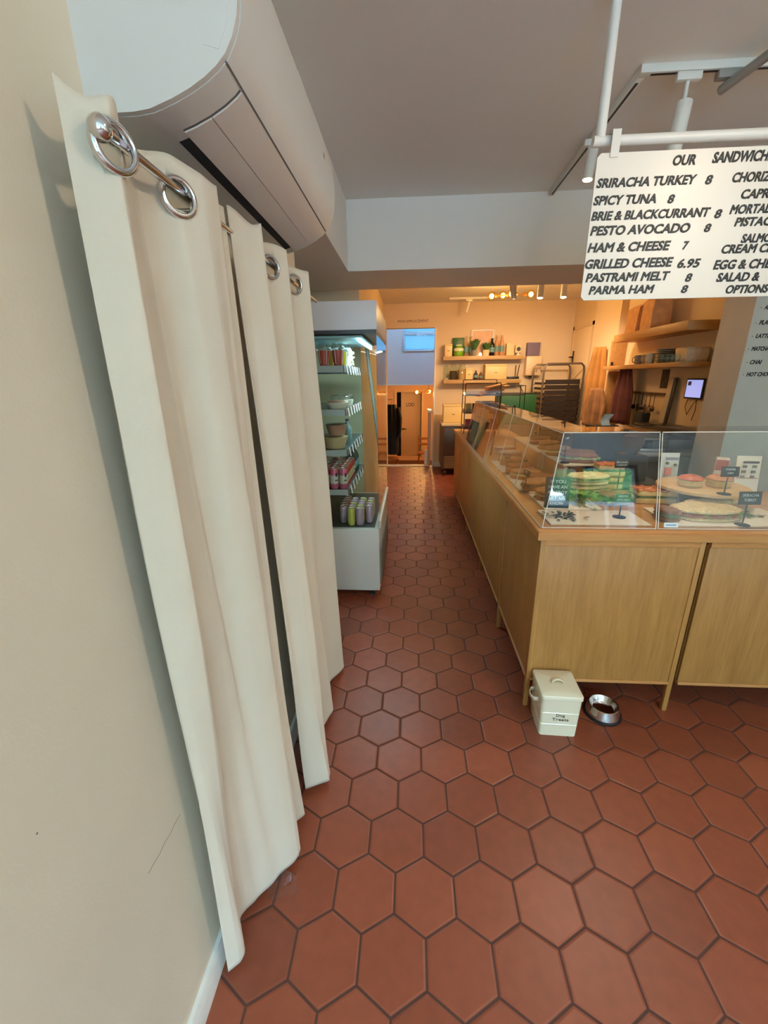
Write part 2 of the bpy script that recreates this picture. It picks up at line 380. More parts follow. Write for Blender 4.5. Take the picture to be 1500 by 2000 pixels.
# lower room beyond the opening
M_LOWER = mat('lower_room_paint', (236, 196, 160), 0.8)
M_UPPER = mat('stairwell_paint', (214, 216, 224), 0.8)
struct('trim_5', MB().b2(-0.46, 0.34, 8.0, 8.16, -0.02, 0.012), mat('step_edge_strip', (236, 230, 226), 0.25))
struct('floor', MB().b2(-2.2, 1.6, 8.12, 14.3, -0.90, -0.83), mat('lower_floor', (92, 52, 36), 0.5))
struct('trim_6', MB().b2(-2.2, 1.6, 8.12, 8.16, -0.83, -0.02), M_LOWER)
struct('wall_left', MB().b2(-2.3, -2.2, 8.12, 13.1, -0.83, 4.2), M_LOWER)
struct('wall_right', MB().b2(1.6, 1.7, 8.12, 13.1, -0.83, 4.2), M_LOWER)
# upper wall over the lower room, with a window on its right
wu = MB().b2(-2.2, -0.205, 10.0, 10.1, 1.49, 4.2).b2(0.62, 1.6, 10.0, 10.1, 1.49, 4.2).b2(-0.205, 0.62, 10.0, 10.1, 1.49, 2.21).b2(-0.205, 0.62, 10.0, 10.1, 2.95, 4.2)
struct('wall_upper', wu, M_UPPER)
struct('trim_7', MB().b2(-2.2, 1.6, 9.99, 10.0, 1.485, 1.515), M_WHITE)
struct('ceiling', MB().b2(-2.3, 1.7, 10.05, 14.3, 1.495, 1.6), M_LOWER)
struct('ceiling', MB().b2(-2.3, 1.7, 8.1, 10.1, 4.1, 4.2), M_UPPER)
struct('wall_upper', MB().b2(-2.3, 1.7, 8.02, 8.12, 3.0, 3.82), M_UPPER)  # unseen wall, stopped short of the ceiling so sky light spills in
w2 = MB()
for a in ((-0.205, -0.165, 2.21, 2.95), (0.58, 0.62, 2.21, 2.95), (-0.165, 0.58, 2.21, 2.25), (-0.165, 0.58, 2.55, 2.62), (-0.165, 0.58, 2.91, 2.95)):
    w2.b2(a[0], a[1], 9.97, 10.06, a[2], a[3], 0.005)
w2.b2(0.10, 0.32, 9.955, 9.97, 2.535, 2.555)
wo = struct('window_2', w2, mat('blue_white_frame', (196, 222, 240), 0.4))
pane = bpy.data.materials.new('frosted_pane'); pane.use_nodes = True
_n = pane.node_tree; _p = _n.nodes['Principled BSDF']; _n.nodes.remove(_p); _t = _n.nodes.new('ShaderNodeBsdfTranslucent'); _t.inputs[0].default_value = (0.13, 0.20, 0.25, 1); _n.links.new(_t.outputs[0], _n.nodes['Material Output'].inputs[0])
struct('window_pane', MB().b2(-0.165, 0.58, 10.02, 10.03, 2.25, 2.55).b2(-0.165, 0.58, 10.02, 10.03, 2.62, 2.91), pane, wo)
# far wall with a recessed door opening
wl = MB().b2(-2.2, -0.45, 13.0, 13.1, -0.83, 1.5).b2(0.30, 1.6, 13.0, 13.1, -0.83, 1.5).b2(-0.45, 0.30, 13.0, 13.1, 1.24, 1.5).b2(-0.45, 0.30, 13.0, 13.1, -0.83, -0.70)
struct('wall_back', wl, M_LOWER)
struct('wall_back', MB().b2(-0.7, 0.6, 14.2, 14.3, -0.83, 1.5).b2(-0.8, -0.7, 13.1, 14.3, -0.83, 1.5).b2(0.6, 0.7, 13.1, 14.3, -0.83, 1.5), mat('loo_dark_paint', (150, 126, 104), 0.8))
d1 = MB()
for a in ((-0.53, -0.45, -0.70, 1.30), (0.30, 0.36, -0.70, 1.30), (-0.45, 0.30, 1.24, 1.30)):
    d1.b2(a[0], a[1], 12.97, 13.12, a[2], a[3], 0.004)
struct('trim_8', d1, mat('door_frame_paint', (232, 204, 172), 0.5))
dl = struct('door_1', MB().box((0, 0, 0), (0.62, 0.04, 1.93), (0, 0, 0), 0.003), mat('loo_door_paint', (206, 178, 148), 0.5))
dl.location = (-0.02, 13.12, 0.27); dl.rotation_euler = (0, 0, 0.22)
struct('door_handle', MB().cyl((-0.26, -0.02, -0.12), (-0.26, -0.07, -0.12), 0.02).box((-0.22, -0.06, -0.12), (0.12, 0.018, 0.02), (0, 0, 0), 0.004), M_IRON, dl)
writing('lettering', 'LOO', -0.15, 0.10, 0.11, frame((0, -0.0215, 0.55), (1, 0, 0), (0, 0, 1)), mat('faded_ink', (92, 76, 62), 0.7), dl, bold=0.03)
# door in the kitchen wall
d2 = struct('door_2', MB().b2(2.765, 2.79, 7.12, 7.86, 0.0, 2.385, 0.004), mat('kitchen_door_paint', (238, 214, 180), 0.55))
struct('door_frame', MB().b2(2.755, 2.795, 7.86, 7.92, 0, 2.44).b2(2.755, 2.795, 7.06, 7.12, 0, 2.44).b2(2.755, 2.795, 7.06, 7.92, 2.385, 2.44), mat('kitchen_frame_paint', (226, 200, 166), 0.55), d2)
struct('door_handle', MB().cyl((2.765, 7.80, 1.95), (2.70, 7.80, 1.95), 0.012).box((2.70, 7.75, 1.95), (0.016, 0.12, 0.018)).b2(2.755, 2.766, 7.78, 7.82, 1.85, 2.05), M_IRON, d2)
#@@OBJ1
# ------------------------------------------------------------------ wall air conditioner
M_AC = mat('ac_white_plastic', (214, 210, 203), 0.32)
M_ACL = mat('ac_flap_plastic', (216, 206, 196), 0.36)
ACP = [(-0.557, 2.080), (-0.475, 2.080), (-0.445, 2.083), (-0.404, 2.095), (-0.372, 2.107), (-0.343, 2.121), (-0.322, 2.134), (-0.304, 2.150), (-0.290, 2.170), (-0.280, 2.194), (-0.275, 2.220),
       (-0.272, 2.26), (-0.274, 2.31), (-0.278, 2.345), (-0.288, 2.372), (-0.308, 2.392), (-0.34, 2.40), (-0.557, 2.40)]
ac = thing('air_conditioner', 'white rounded air conditioner mounted high on left wall above curtain', 'air conditioner', (-0.557, 1.28, 2.08))
O = Vector((-0.557, 1.28, 2.08))
def loc2(p): return [(x-O.x, z-O.z) for x, z in p]
m = MB().prism(loc2(ACP), 'Y', 0.862-O.y, 1.693-O.y); m.build('body', M_AC, ac, True, 0.5)
def inset(P, c, k): return [(c[0]+(x-c[0])*k, c[1]+(z-c[1])*k) for x, z in P]
m = MB().prism(loc2(inset(ACP, (-0.557, 2.24), 0.995)), 'Y', 0.850-O.y, 0.8605-O.y)
ep = m.build('end_cap', M_AC, ac, True, 0.5)
m = MB().prism(loc2(inset(ACP, (-0.557, 2.24), 0.995)), 'Y', 1.6945-O.y, 1.705-O.y); m.build('end_cap', M_AC, ac, True, 0.5)
def strip(pts, off, th, y0, y1):
    """curved panel following the shell between profile points, lifted off it"""
    outp, inn = [], []
    for i, (x, z) in enumerate(pts):
        a = pts[max(0, i-1)]; b = pts[min(len(pts)-1, i+1)]; t = Vector((b[0]-a[0], b[1]-a[1])).normalized(); n = Vector((t.y, -t.x))
        outp.append((x+n.x*(off+th), z+n.y*(off+th))); inn.append((x+n.x*(off-0.004), z+n.y*(off-0.004)))
    return MB().prism(loc2(outp+inn[::-1]), 'Y', y0-O.y, y1-O.y)
strip([(-0.449, 2.082), (-0.428, 2.088)], 0.0004, 0.0006, 0.95, 1.65).build('air_slot', mat('black_slot', (8, 8, 8), 0.9), ac)
strip([(-0.427, 2.0885), (-0.404, 2.0955), (-0.372, 2.1075)], 0.001, 0.002, 0.93, 1.655).build('flap', M_ACL, ac)
strip([(-0.3705, 2.108), (-0.343, 2.1215), (-0.322, 2.1345), (-0.3125, 2.142)], 0.001, 0.002, 0.93, 1.655).build('flap', M_ACL, ac)
strip([(-0.3105, 2.1435), (-0.3085, 2.1455)], 0.0003, 0.0005, 0.862, 1.69).build('panel_seam', mat('seam_shadow_gap', (90, 84, 80), 0.9), ac)
strip([(-0.427, 2.0885), (-0.404, 2.0955), (-0.372, 2.1075), (-0.343, 2.1215), (-0.322, 2.1345), (-0.3125, 2.142)], 0.0004, 0.0004, 0.924, 0.929).build('panel_seam', mat('seam_shadow_gap', (90, 84, 80), 0.9), ac)
# service cover outlined on the near end cap
m = MB().prism(loc2([(-0.315, 2.155), (-0.34, 2.162), (-0.315, 2.208), (-0.296, 2.21), (-0.296, 2.19)]), 'Y', 0.8494-O.y, 0.8502-O.y); m.build('service_cover', M_AC, ac)
strip([(-0.2742, 2.285), (-0.2735, 2.30)], 0.0005, 0.0005, 1.52, 1.535).build('badge', mat('badge_grey', (150, 120, 112), 0.5), ac)

# ------------------------------------------------------------------ curtains on their rod
M_CURT = mat('curtain_canvas', (210, 196, 174), 0.9, var=0.03, vscale=5, bump=0.12, bscale=420, sheen=0.2)
def cat(P, t):
    n = len(P)-1; x = t*n; i = min(int(x), n-1); f = x-i
    p0, p1, p2, p3 = P[max(0, i-1)], P[i], P[i+1], P[min(n, i+2)]
    def h(k):
        a, b, c, d = p0[k], p1[k], p2[k], p3[k]
        return 0.5*((2*b)+(-a+c)*f+(2*a-5*b+4*c-d)*f*f+(-a+3*b-3*c+d)*f**3)
    return Vector((h(0), h(1)))*0.55+Vector((p1[0]+(p2[0]-p1[0])*f, p1[1]+(p2[1]-p1[1])*f))*0.45
RODX, RODZ = -0.44, 1.985
def curtain(name, label, top, bot, ztop, holes, seed):
    nu, nv = 300, 120; rng = random.Random(seed); ph = [rng.uniform(0, 6.28) for _ in range(6)]
    root = thing(name, label, 'curtain', (RODX, top[0][1], 0.03), 0, 'canvas curtains hanging from the rod')
    ox = root.location.copy(); P = []
    zs = [0.0]+[1-(1-k/(nv-1))**1.0 for k in range(1, nv)]
    for j in range(nv):
        v = zs[j]; row = []
        # finer rows near the top edge where the eyelets are
        v = 1-(1-v)**1.6 if False else v
        for i in range(nu+1):
            u = i/nu; a = cat(top, u); b = cat(bot, u)
            s = v**0.85
            p = b.lerp(a, s)
            p.x += 0.007*(abs(math.sin(13*u+ph[4]))-0.64)*math.sin(PI*min(1, (1-v)*1.1))
            amp = 0.008*math.sin(PI*v)
            wob = amp*math.sin(9*u*6.28/2+ph[0]+3.2*v)+0.003*math.sin(23*u+ph[1]+9*v)*math.sin(PI*min(1, v*1.2))+0.0034*math.sin(52*u+ph[3]+2.5*v)*(0.25+0.75*(1-v))
            hem = 0.012*math.sin(11*u+ph[2])
            z = 0.03+hem*(1-v)*0.5+(ztop(u)-0.03)*v
            row.append(Vector((p.x+wob, p.y+wob*0.3, z))-ox)
        P.append(row)
    mb = MB(); mb.grid(P)
    kill = []
    hole_pts = []
    for u in holes:
        a = cat(top, u); d = (cat(top, min(1, u+0.01))-cat(top, max(0, u-0.01))).normalized()
        zc = RODZ-0.012
        b = cat(bot, u); vv = (zc-0.03)/(ztop(u)-0.03); c2 = b.lerp(a, vv**0.85)
        c = Vector((c2.x, c2.y, zc))-ox; hole_pts.append((c, Vector((d.y, -d.x, 0))))
    o = mb.build('fabric', M_CURT, root, True, 3.0)
    me = o.data; bm = bmesh.new(); bm.from_mesh(me)
    for c, n in hole_pts:
        kill += [f for f in bm.faces if (f.calc_center_median()-c).length < 0.0285]
    bmesh.ops.delete(bm, geom=list(set(kill)), context='FACES'); bm.to_mesh(me); bm.free()
    sm = o.modifiers.new('thick', 'SOLIDIFY'); sm.thickness = 0.003; sm.offset = 0
    for c, n in hole_pts:
        q = n.to_track_quat('Z', 'Y').to_matrix().to_4x4()
        prof = [(0.0265, -0.008), (0.0262, 0.006), (0.0285, 0.0075), (0.033, 0.006), (0.036, 0.002), (0.036, -0.002), (0.033, -0.007), (0.0285, -0.009), (0.0265, -0.008)]
        g = MB(); g.lathe(prof, (0, 0, 0), 36, Matrix.Translation(c) @ q); g.build('eyelet', M_CHROME, root, True, 1.2)
    return root
top1 = [(-0.490, 0.690), (-0.462, 0.703), (-0.437, 0.716), (-0.442, 0.745), (-0.468, 0.785), (-0.486, 0.835), (-0.472, 0.872), (-0.442, 0.893), (-0.415, 0.945), (-0.408, 1.000), (-0.425, 1.028), (-0.457, 1.065), (-0.438, 1.104)]
bot1 = [(-0.518, 0.700), (-0.487, 0.722), (-0.488, 0.760), (-0.525, 0.800), (-0.515, 0.845), (-0.485, 0.885), (-0.455, 0.930), (-0.420, 0.975), (-0.388, 1.012), (-0.400, 1.045), (-0.440, 1.080), (-0.432, 1.120), (-0.404, 1.158)]
def zt1(u): return 2.032+0.014*math.exp(-((u-0.0)/0.05)**2)-0.006*math.sin(u*20)
curtain('curtain', 'near cream canvas curtain, first on the rod, beside the bare left wall', top1, bot1, zt1, (2.0/12, 7.05/12), 1)
top2 = [(-0.437, 1.122), (-0.424, 1.165), (-0.407, 1.215), (-0.400, 1.248), (-0.462, 1.285), (-0.468, 1.345), (-0.440, 1.405), (-0.398, 1.468), (-0.415, 1.52), (-0.468, 1.565), (-0.436, 1.645), (-0.385, 1.705), (-0.410, 1.740)]
bot2 = [(-0.427, 1.258), (-0.382, 1.276), (-0.335, 1.302), (-0.345, 1.345), (-0.455, 1.410), (-0.462, 1.500), (-0.426, 1.580), (-0.389, 1.680), (-0.415, 1.740), (-0.465, 1.810), (-0.434, 1.926), (-0.385, 2.035), (-0.430, 2.090)]
def zt2(u): return 2.030+0.008*math.sin(u*25+1)
curtain('curtain', 'far cream canvas curtain, second on the rod, beside the chilled cabinet', top2, bot2, zt2, (6.1/12, 10.15/12), 2)
rod = thing('curtain_rod', 'thin steel curtain rod under the air conditioner', 'curtain rod', (RODX, 1.3, RODZ))
MB().cyl((0, -0.59, 0), (0, 0.78, 0), 0.0075).build('pole', M_CHROME, rod)
MB().cyl((0, -0.578, 0), (0, -0.592, 0), 0.010).sph((0, -0.606, 0), 0.017, (1, 0.9, 1)).build('finial', M_CHROME, rod)
for yy in (-0.30, 0.70):
    MB().cyl((0, yy, 0), (-0.105, yy, 0), 0.006).cyl((-0.105, yy, 0), (-0.117, yy, 0), 0.022).build('bracket', M_CHROME, rod)
# scrap of clear wrap sticking out under the near curtain
rs = random.Random(3); m = MB()
P = [[Vector((-0.02+0.02*i+rs.uniform(-.006, .006), 0.016*j-0.02+rs.uniform(-.006, .006), 0.004+abs(rs.gauss(0.0, 0.016)))) for i in range(6)] for j in range(5)]
m.grid(P); solo('plastic_wrap', m, M_PLASTIC, 'scrap of clear plastic wrap on floor under near curtain hem', 'plastic wrap', (-0.452, 0.905, 0.0), 0.3)

# ------------------------------------------------------------------ counter: cabinets and worktop
HT = 0.973
def cabinet(label, x0, x1, y0, y1, front, corner=False):
    """oak cabinet on legs; front is the face towards the room: 'Y' (street side) or 'X' (aisle side)"""
    cx, cy = (x0+x1)/2, (y0+y1)/2
    t = thing('counter_cabinet', label, 'cabinet', (cx, cy, 0), 0, 'oak cabinets under the counter')
    zb, zt = 0.165, HT-0.042; w, d = x1-x0, y1-y0
    L = MB().b2(-w/2+0.02, w/2-0.02, -d/2+0.022, d/2-0.02, zb+0.015, zt-0.02); L.build('carcass', M_OAK, t)
    P = 0.022
    if front == 'Y' or corner:
        MB().b2(-w/2+P, w/2-P, -d/2+0.006, -d/2+0.021, zb+0.014, zt-0.028, 0.0015).build('front_panel', M_OAK, t)
        MB().b2(-w/2+P, w/2-P, -d/2+0.002, -d/2+0.022, zt-0.026, zt-0.001).build('top_rail', M_OAKX, t)
        MB().b2(-w/2+P, w/2-P, -d/2, -d/2+0.03, zb-0.004, zb+0.012, 0.002).build('bottom_rail', M_OAKX, t)
    if front == 'X' or corner:
        MB().b2(-w/2+0.006, -w/2+0.019, -d/2+0.0215 if corner else -d/2+0.003, d/2-0.003, zb+0.014, zt-0.004, 0.0015).build('side_panel', M_OAK, t)
        MB().b2(-w/2+0.001, -w/2+0.03, -d/2+0.022, d/2, zb-0.004, zb+0.013, 0.002).build('bottom_rail', M_OAKY, t)
    legs = {'Y': [(-1, -1), (1, -1), (-1, 1), (1, 1)], 'X': [(-1, -1), (-1, 1), (1, -1), (1, 1)]}[front]
    for sx_, sy_ in legs:
        if front == 'Y' and sx_ == -1 and not corner: continue
        if front == 'X' and sy_ == -1: continue
        px = sx_*(w/2-0.012); py = sy_*(d/2-0.012)
        hi = zt-0.001 if ((front == 'Y' and sy_ == -1) or corner) else zb+0.02
        if front == 'X' and sx_ == -1: px += 0.022
        MB().b2(px-0.0115, px+0.0115, py-0.0115, py+0.0115, 0.0, hi, 0.002).build('leg', M_OAK, t)
    return t
cabinet('oak counter corner cabinet behind the cream dog treats tin', 0.595, 1.318, 1.805, 2.545, 'Y', True)
cabinet('oak cabinet on the front of the counter, right of the dog bowl', 1.320, 2.06, 1.805, 2.50, 'Y')
cabinet('oak front counter cabinet reaching past the right edge of view', 2.062, 2.80, 1.805, 2.50, 'Y')
ys = (2.547, 3.44, 4.41, 5.28, 5.80)
for (a, b), lab in zip(zip(ys, ys[1:]), ('oak aisle cabinet just behind the counter corner unit', 'second oak aisle cabinet after the corner unit', 'third oak aisle cabinet after the corner unit', 'narrow oak cabinet at the far end of the counter')):
    cabinet(lab, 0.595, 1.25, a+0.002, b, 'X')
m = MB().prism([(0.578, 1.797), (2.86, 1.797), (2.86, 2.55), (1.29, 2.55), (1.29, 5.82), (0.578, 5.82)], 'Z', HT-0.041, HT)
bmesh.ops.bevel(m.bm, geom=[e for e in m.bm.edges if abs(e.verts[0].co.z-e.verts[1].co.z) < 1e-6], offset=0.004, segments=2, affect='EDGES')
wt = solo('worktop', m, M_OAKX, 'L shaped oak worktop with thick edge over the counter cabinets', 'worktop')

# ------------------------------------------------------------------ dog treats tin and bowl
M_CREAM = mat('cream_enamel', (232, 224, 196), 0.3, coat=0.3)
tin = thing('treat_tin', 'cream enamel tin of dog treats with lid on the tiles', 'tin', (0.712, 1.704, 0), -0.03)
m = MB(); w0, w1_, h = 0.086, 0.092, 0.222
def rr(hw, z, r=0.014, n=4):
    pts = []
    for cx_, cy_, a0 in ((hw-r, hw-r, 0), (-hw+r, hw-r, PI/2), (-hw+r, -hw+r, PI), (hw-r, -hw+r, 1.5*PI)):
        for k in range(n+1):
            a = a0+PI/2*k/n; pts.append(Vector((cx_+r*math.cos(a), cy_+r*math.sin(a), z)))
    return pts
rows = []
for f in [0, 0.30, 0.315, 0.33, 0.60, 0.615, 0.63, 1.0]:
    hw = w0+(w1_-w0)*f-(0.0022 if f in (0.315, 0.615) else 0); rows.append(rr(hw, h*f))
m.grid(rows, True); m.bm.faces.new([m.bm.verts.new(p) for p in reversed(rr(w0, 0.0005))])
m.build('body', M_CREAM, tin, True, 0.5)
m = MB(); lid = [rr(0.094, 0.212), rr(0.0955, 0.214), rr(0.0955, 0.230), rr(0.0925, 0.2345), rr(0.089, 0.2345), rr(0.086, 0.2365), rr(0.03, 0.2366, 0.008)]
m.grid(lid, True); m.bm.faces.new([m.bm.verts.new(p) for p in rr(0.03, 0.2366, 0.008)]); m.build('lid', M_CREAM, tin, True, 0.6)
m = MB(); m.grid([[Vector((0.026*math.cos(a)*1.0, -0.009+0.018*j/3, 0.236+0.021*math.sin(a))) for a in [PI*k/12 for k in range(13)]] for j in range(4)])
k = m.build('lid_handle', M_CREAM, tin); sm = k.modifiers.new('t', 'SOLIDIFY'); sm.thickness = 0.003
for s in (-1, 1):
    m = MB(); pts = [(s*0.091, -0.035, 0.165), (s*0.108, -0.033, 0.164), (s*0.118, -0.015, 0.162), (s*0.120, 0, 0.162), (s*0.118, 0.015, 0.162), (s*0.108, 0.033, 0.164), (s*0.091, 0.035, 0.165)]
    m.grid([[Vector(p)+Vector((0, 0, dz)) for p in pts] for dz in (-0.011, 0, 0.011)]); k = m.build('side_handle', M_CREAM, tin); sm = k.modifiers.new('t', 'SOLIDIFY'); sm.thickness = 0.003
M_INK = mat('black_ink', (34, 32, 30), 0.6)
for tx, x0, x1, z in (('Dog', -0.018, 0.022, 0.116), ('Treats', -0.035, 0.041, 0.092)):
    writing('lettering', tx, x0, x1, 0.016, frame((0, -(w0+(w1_-w0)*z/h)-0.0004, z), (1, 0, 0), (0, -0.036, 1)), M_INK, tin)
bowl = thing('dog_bowl', 'shiny steel dog bowl with black rubber base on the tiles', 'bowl', (0.985, 1.775, 0))
MB().lathe([(0.060, 0.012), (0.083, 0.010), (0.078, 0.03), (0.071, 0.052), (0.070, 0.056), (0.066, 0.057), (0.063, 0.054), (0.056, 0.03), (0.045, 0.018), (0.0, 0.016)], n=48).build('dish', M_CHROME, bowl, True, 0.9)
MB().lathe([(0.058, 0.0), (0.089, 0.0), (0.0905, 0.005), (0.088, 0.012), (0.082, 0.014), (0.060, 0.014)], n=48).build('rubber_base', M_BLACK, bowl)
#@@OBJ2
# ------------------------------------------------------------------ chilled drinks cabinet
M_CAB = mat('cabinet_pale_grey', (206, 202, 192), 0.4)
M_CABIN = mat('cabinet_inside_grey', (104, 124, 122), 0.35, 0.2)
M_CABDARK = mat('cabinet_dark_trim', (58, 58, 58), 0.4)
M_COOLGLOW = mat('cool_tube_glow', (190, 240, 255), 0.3, emit=5.0)
CX, CY = -0.615, 3.425
ck = thing('display_fridge', 'tall pale grey open chilled cabinet of drinks and salads beyond the curtains', 'fridge', (CX, CY, 0))
def lb(x0, x1, y0, y1, z0, z1, bev=0.0, m=None): return (m or MB()).b2(x0-CX, x1-CX, y0-CY, y1-CY, z0, z1, bev)
m = lb(-1.0, -0.235, 2.90, 3.95, 0.06, 0.572, 0.006); m.build('lower_body', M_CAB, ck)
lb(-0.96, -0.27, 2.94, 3.91, 0.572, 0.576).build('well_floor', mat('well_floor_dark', (70, 74, 70), 0.4, 0.3), ck)
lb(-0.2345, -0.226, 2.93, 3.92, 0.10, 0.40, 0.002).build('front_grille', mat('grille_grey', (120, 116, 108), 0.5), ck)
m = lb(-1.0, -0.228, 2.90, 3.95, 1.945, 2.118, 0.006); m.build('canopy', mat('cabinet_canopy', (214, 212, 214), 0.4), ck)
lb(-0.98, -0.232, 2.897, 3.95, 1.925, 1.944).build('canopy_trim', M_CABDARK, ck)
lb(-1.0, -0.965, 2.90, 3.95, 0.572, 1.925).build('back_panel', M_CABIN, ck)
lb(-0.965, -0.945, 2.93, 2.95, 0.572, 1.925).build('shelf_upright', M_STEEL, ck); lb(-0.965, -0.945, 3.90, 3.92, 0.572, 1.925).build('shelf_upright', M_STEEL, ck)
lb(-0.965, -0.240, 2.902, 2.908, 0.574, 1.925).build('side_glass', M_CGLASS, ck)
lb(-0.965, -0.240, 3.940, 3.946, 0.574, 1.925).build('side_glass', M_CGLASS, ck)
for a, b in ((2.915, 3.42), (3.43, 3.935)):
    g = MB().quadbox((-0.236-CX, a-CY, 0.60), (-0.236-CX, b-CY, 0.60), (-0.236-CX, b-CY, 1.92), (-0.236-CX, a-CY, 1.92), 0.004).build('front_glass', M_CGLASS, ck)
    lb(-0.240, -0.222, a, b, 0.575, 0.635, 0.004).build('bottom_rail', mat('rail_off_white', (226, 214, 200), 0.4), ck)
MB().cyl((-0.40-CX, 3.925-CY, 1.90), (-0.262-CX, 3.925-CY, 0.66), 0.016).build('door_stay', mat('stay_grey', (128, 122, 110), 0.5), ck)
lb(-0.93, -0.33, 2.96, 3.89, 1.905, 1.918, 0.002).build('light_panel', mat('light_panel_white', (200, 236, 246), 0.4), ck)
MB().cyl((-0.36-CX, 2.98-CY, 1.893), (-0.36-CX, 3.87-CY, 1.893), 0.011).build('light_tube', M_COOLGLOW, ck)
l1 = lamp('AREA', 'cabinet_tube_light', (-0.42, 3.42, 1.885), 16, (0.62, 0.92, 1.0), (-0.62, 3.42, 1.0), shape='RECTANGLE', size=0.12, size_y=0.85)
for x in (-0.93, -0.30):
    for y in (2.97, 3.88): lb(x-0.02, x+0.02, y-0.02, y+0.02, 0.0, 0.06).build('foot', M_BLACK, ck)
M_TAG = mat('price_tag_white', (236, 238, 236), 0.5)
SHZ = (1.730, 1.443, 1.158, 0.868)
for z in SHZ:
    s = lb(-0.955, -0.462, 2.939, 3.896, z-0.012, z-0.001).build('shelf', mat('shelf_dark_glass', (72, 84, 84), 0.25), ck)
    for q in (2.932, 3.897): lb(-0.945, -0.462, q, q+0.006, z-0.042, z).build('end_plate', mat('shelf_pale_steel', (190, 198, 200), 0.35, 0.2), s)
    lb(-0.462, -0.455, 2.935, 3.90, z-0.044, z+0.004).build('price_rail', mat('rail_grey_steel', (120, 124, 126), 0.35, 0.5), s)
    for k in range(6):
        y = 3.04+0.145*k
        MB().box((-0.450-CX, y-CY, z-0.026), (0.002, 0.034, 0.062), (0, -0.18, 0)).build('price_tag', M_TAG, s)

# juice cups with dome lids
M_RED = mat('red_juice', (196, 66, 52), 0.25); M_YEL = mat('yellow_juice', (250, 214, 40), 0.25)
def cup(label, pos, juice, grp='juice cups on the top cabinet shelf'):
    t = thing('juice_cup', label, 'cup', pos, 0, grp)
    MB().lathe([(0.0, 0.003), (0.0285, 0.003), (0.0425, 0.098), (0.0, 0.098)], n=24).build('drink', juice, t)
    MB().lathe([(0.029, 0.0), (0.030, 0.001), (0.0445, 0.108), (0.047, 0.109), (0.047, 0.112), (0.0435, 0.111)], n=24).build('cup', M_PLASTIC, t)
    MB().lathe([(0.0475, 0.1115), (0.0475, 0.115), (0.044, 0.128), (0.036, 0.145), (0.024, 0.156), (0.012, 0.160), (0.011, 0.159)], n=24).build('dome_lid', M_DOME, t)
    for a in (-2.2, -0.9):  # two narrow pale stripes running up the cup wall
        MB().quadbox((0.0325*math.cos(a), 0.0325*math.sin(a), 0.012), (0.0325*math.cos(a+.14), 0.0325*math.sin(a+.14), 0.012), (0.0444*math.cos(a+.11), 0.0444*math.sin(a+.11), 0.10), (0.0444*math.cos(a), 0.0444*math.sin(a), 0.10), 0.0006).build('cup_stripe', mat('pale_stripe', (245, 225, 215), 0.4), t)
    return t
c1 = cup('red juice cup with clear dome lid, nearest the curtain', (-0.600, 2.985, SHZ[0]), M_RED)
dup(c1, (-0.504, 2.985, SHZ[0]), 0.3, 'red juice cup with clear dome lid, at the aisle edge of the shelf')
c2 = cup('yellow juice cup behind and between the two red ones', (-0.566, 3.085, SHZ[0]), M_YEL)
dup(c2, (-0.510, 3.185, SHZ[0]), 0.5, 'yellow juice cup behind the right red one at the shelf edge')
t = thing('yoghurt_tub', 'small white tub with round lid logo next to the juice cups', 'tub', (-0.505, 3.30, SHZ[0]))
MB().lathe([(0.0, 0.0), (0.030, 0.0), (0.038, 0.07), (0.041, 0.072), (0.041, 0.078), (0.0, 0.079)]).build('tub', mat('tub_white', (232, 240, 226), 0.4), t)
MB().box((0.01, -0.039, 0.105), (0.056, 0.006, 0.056), (0.25, 0, 0.3), 0.002).build('upright_lid', mat('tub_lid', (240, 246, 246), 0.4), t)
m = MB(); rs = random.Random(4)
P = [[Vector((0.05*math.cos(2*PI*k/12)*(1-abs(v-0.45)*0.9)*(1+rs.uniform(-.12, .12)), 0.05*math.sin(2*PI*k/12)*(1-abs(v-0.45)*0.9)*(1+rs.uniform(-.12, .12)), 0.15*v)) for k in range(12)] for v in (0, .08, .25, .45, .65, .85, .95, 1)]
m.grid(P, True); t = thing('snack_bag', 'plump clear bag of pale snacks at the far end of the top shelf', 'bag', (-0.500, 3.52, SHZ[0]))
m.build('bag', clear_mat('bag_film', (0.95, 0.95, 0.92), 1.5, 0.15), t)
m = MB()
for k in range(70): m.lump((rs.uniform(-.03, .03), rs.uniform(-.03, .03), rs.uniform(.012, .12)), rs.uniform(.008, .013), k=.25, sub=1, seed=k)
k = m.build('snacks', mat('pale_popcorn', (226, 212, 176), 0.8, var=0.1, vscale=60), t); k['kind'] = 'stuff'
# cream dessert bowl and lidded pots
t = thing('dessert_bowl', 'wide white bowl of cream dessert with brown crumbs, second cabinet shelf', 'bowl', (-0.535, 3.03, SHZ[1]))
MB().lathe([(0.0, 0.0), (0.06, 0.0), (0.082, 0.042), (0.080, 0.044), (0.0, 0.040)], n=28).build('bowl', mat('bowl_cream', (236, 228, 206), 0.35), t)
MB().lathe([(0.0, 0.060), (0.05, 0.056), (0.078, 0.043), (0.0, 0.041)], n=28).build('topping', mat('cocoa_crumb', (140, 90, 56), 0.9, var=0.3, vscale=80), t)
def pot(label, pos, seed):
    t = thing('dessert_pot', label, 'dessert pot', pos, 0, 'clear dessert pots on the second cabinet shelf')
    MB().lathe([(0.0, 0.001), (0.026, 0.001), (0.033, 0.045), (0.0, 0.046)], n=18).build('dessert', mat('pudding_pale', (226, 214, 190), 0.6), t)
    MB().lathe([(0.027, 0.0), (0.036, 0.06), (0.039, 0.061), (0.034, 0.078), (0.018, 0.088), (0.0, 0.089)], n=18).build('clear_pot', M_PLASTIC, t)
    return t
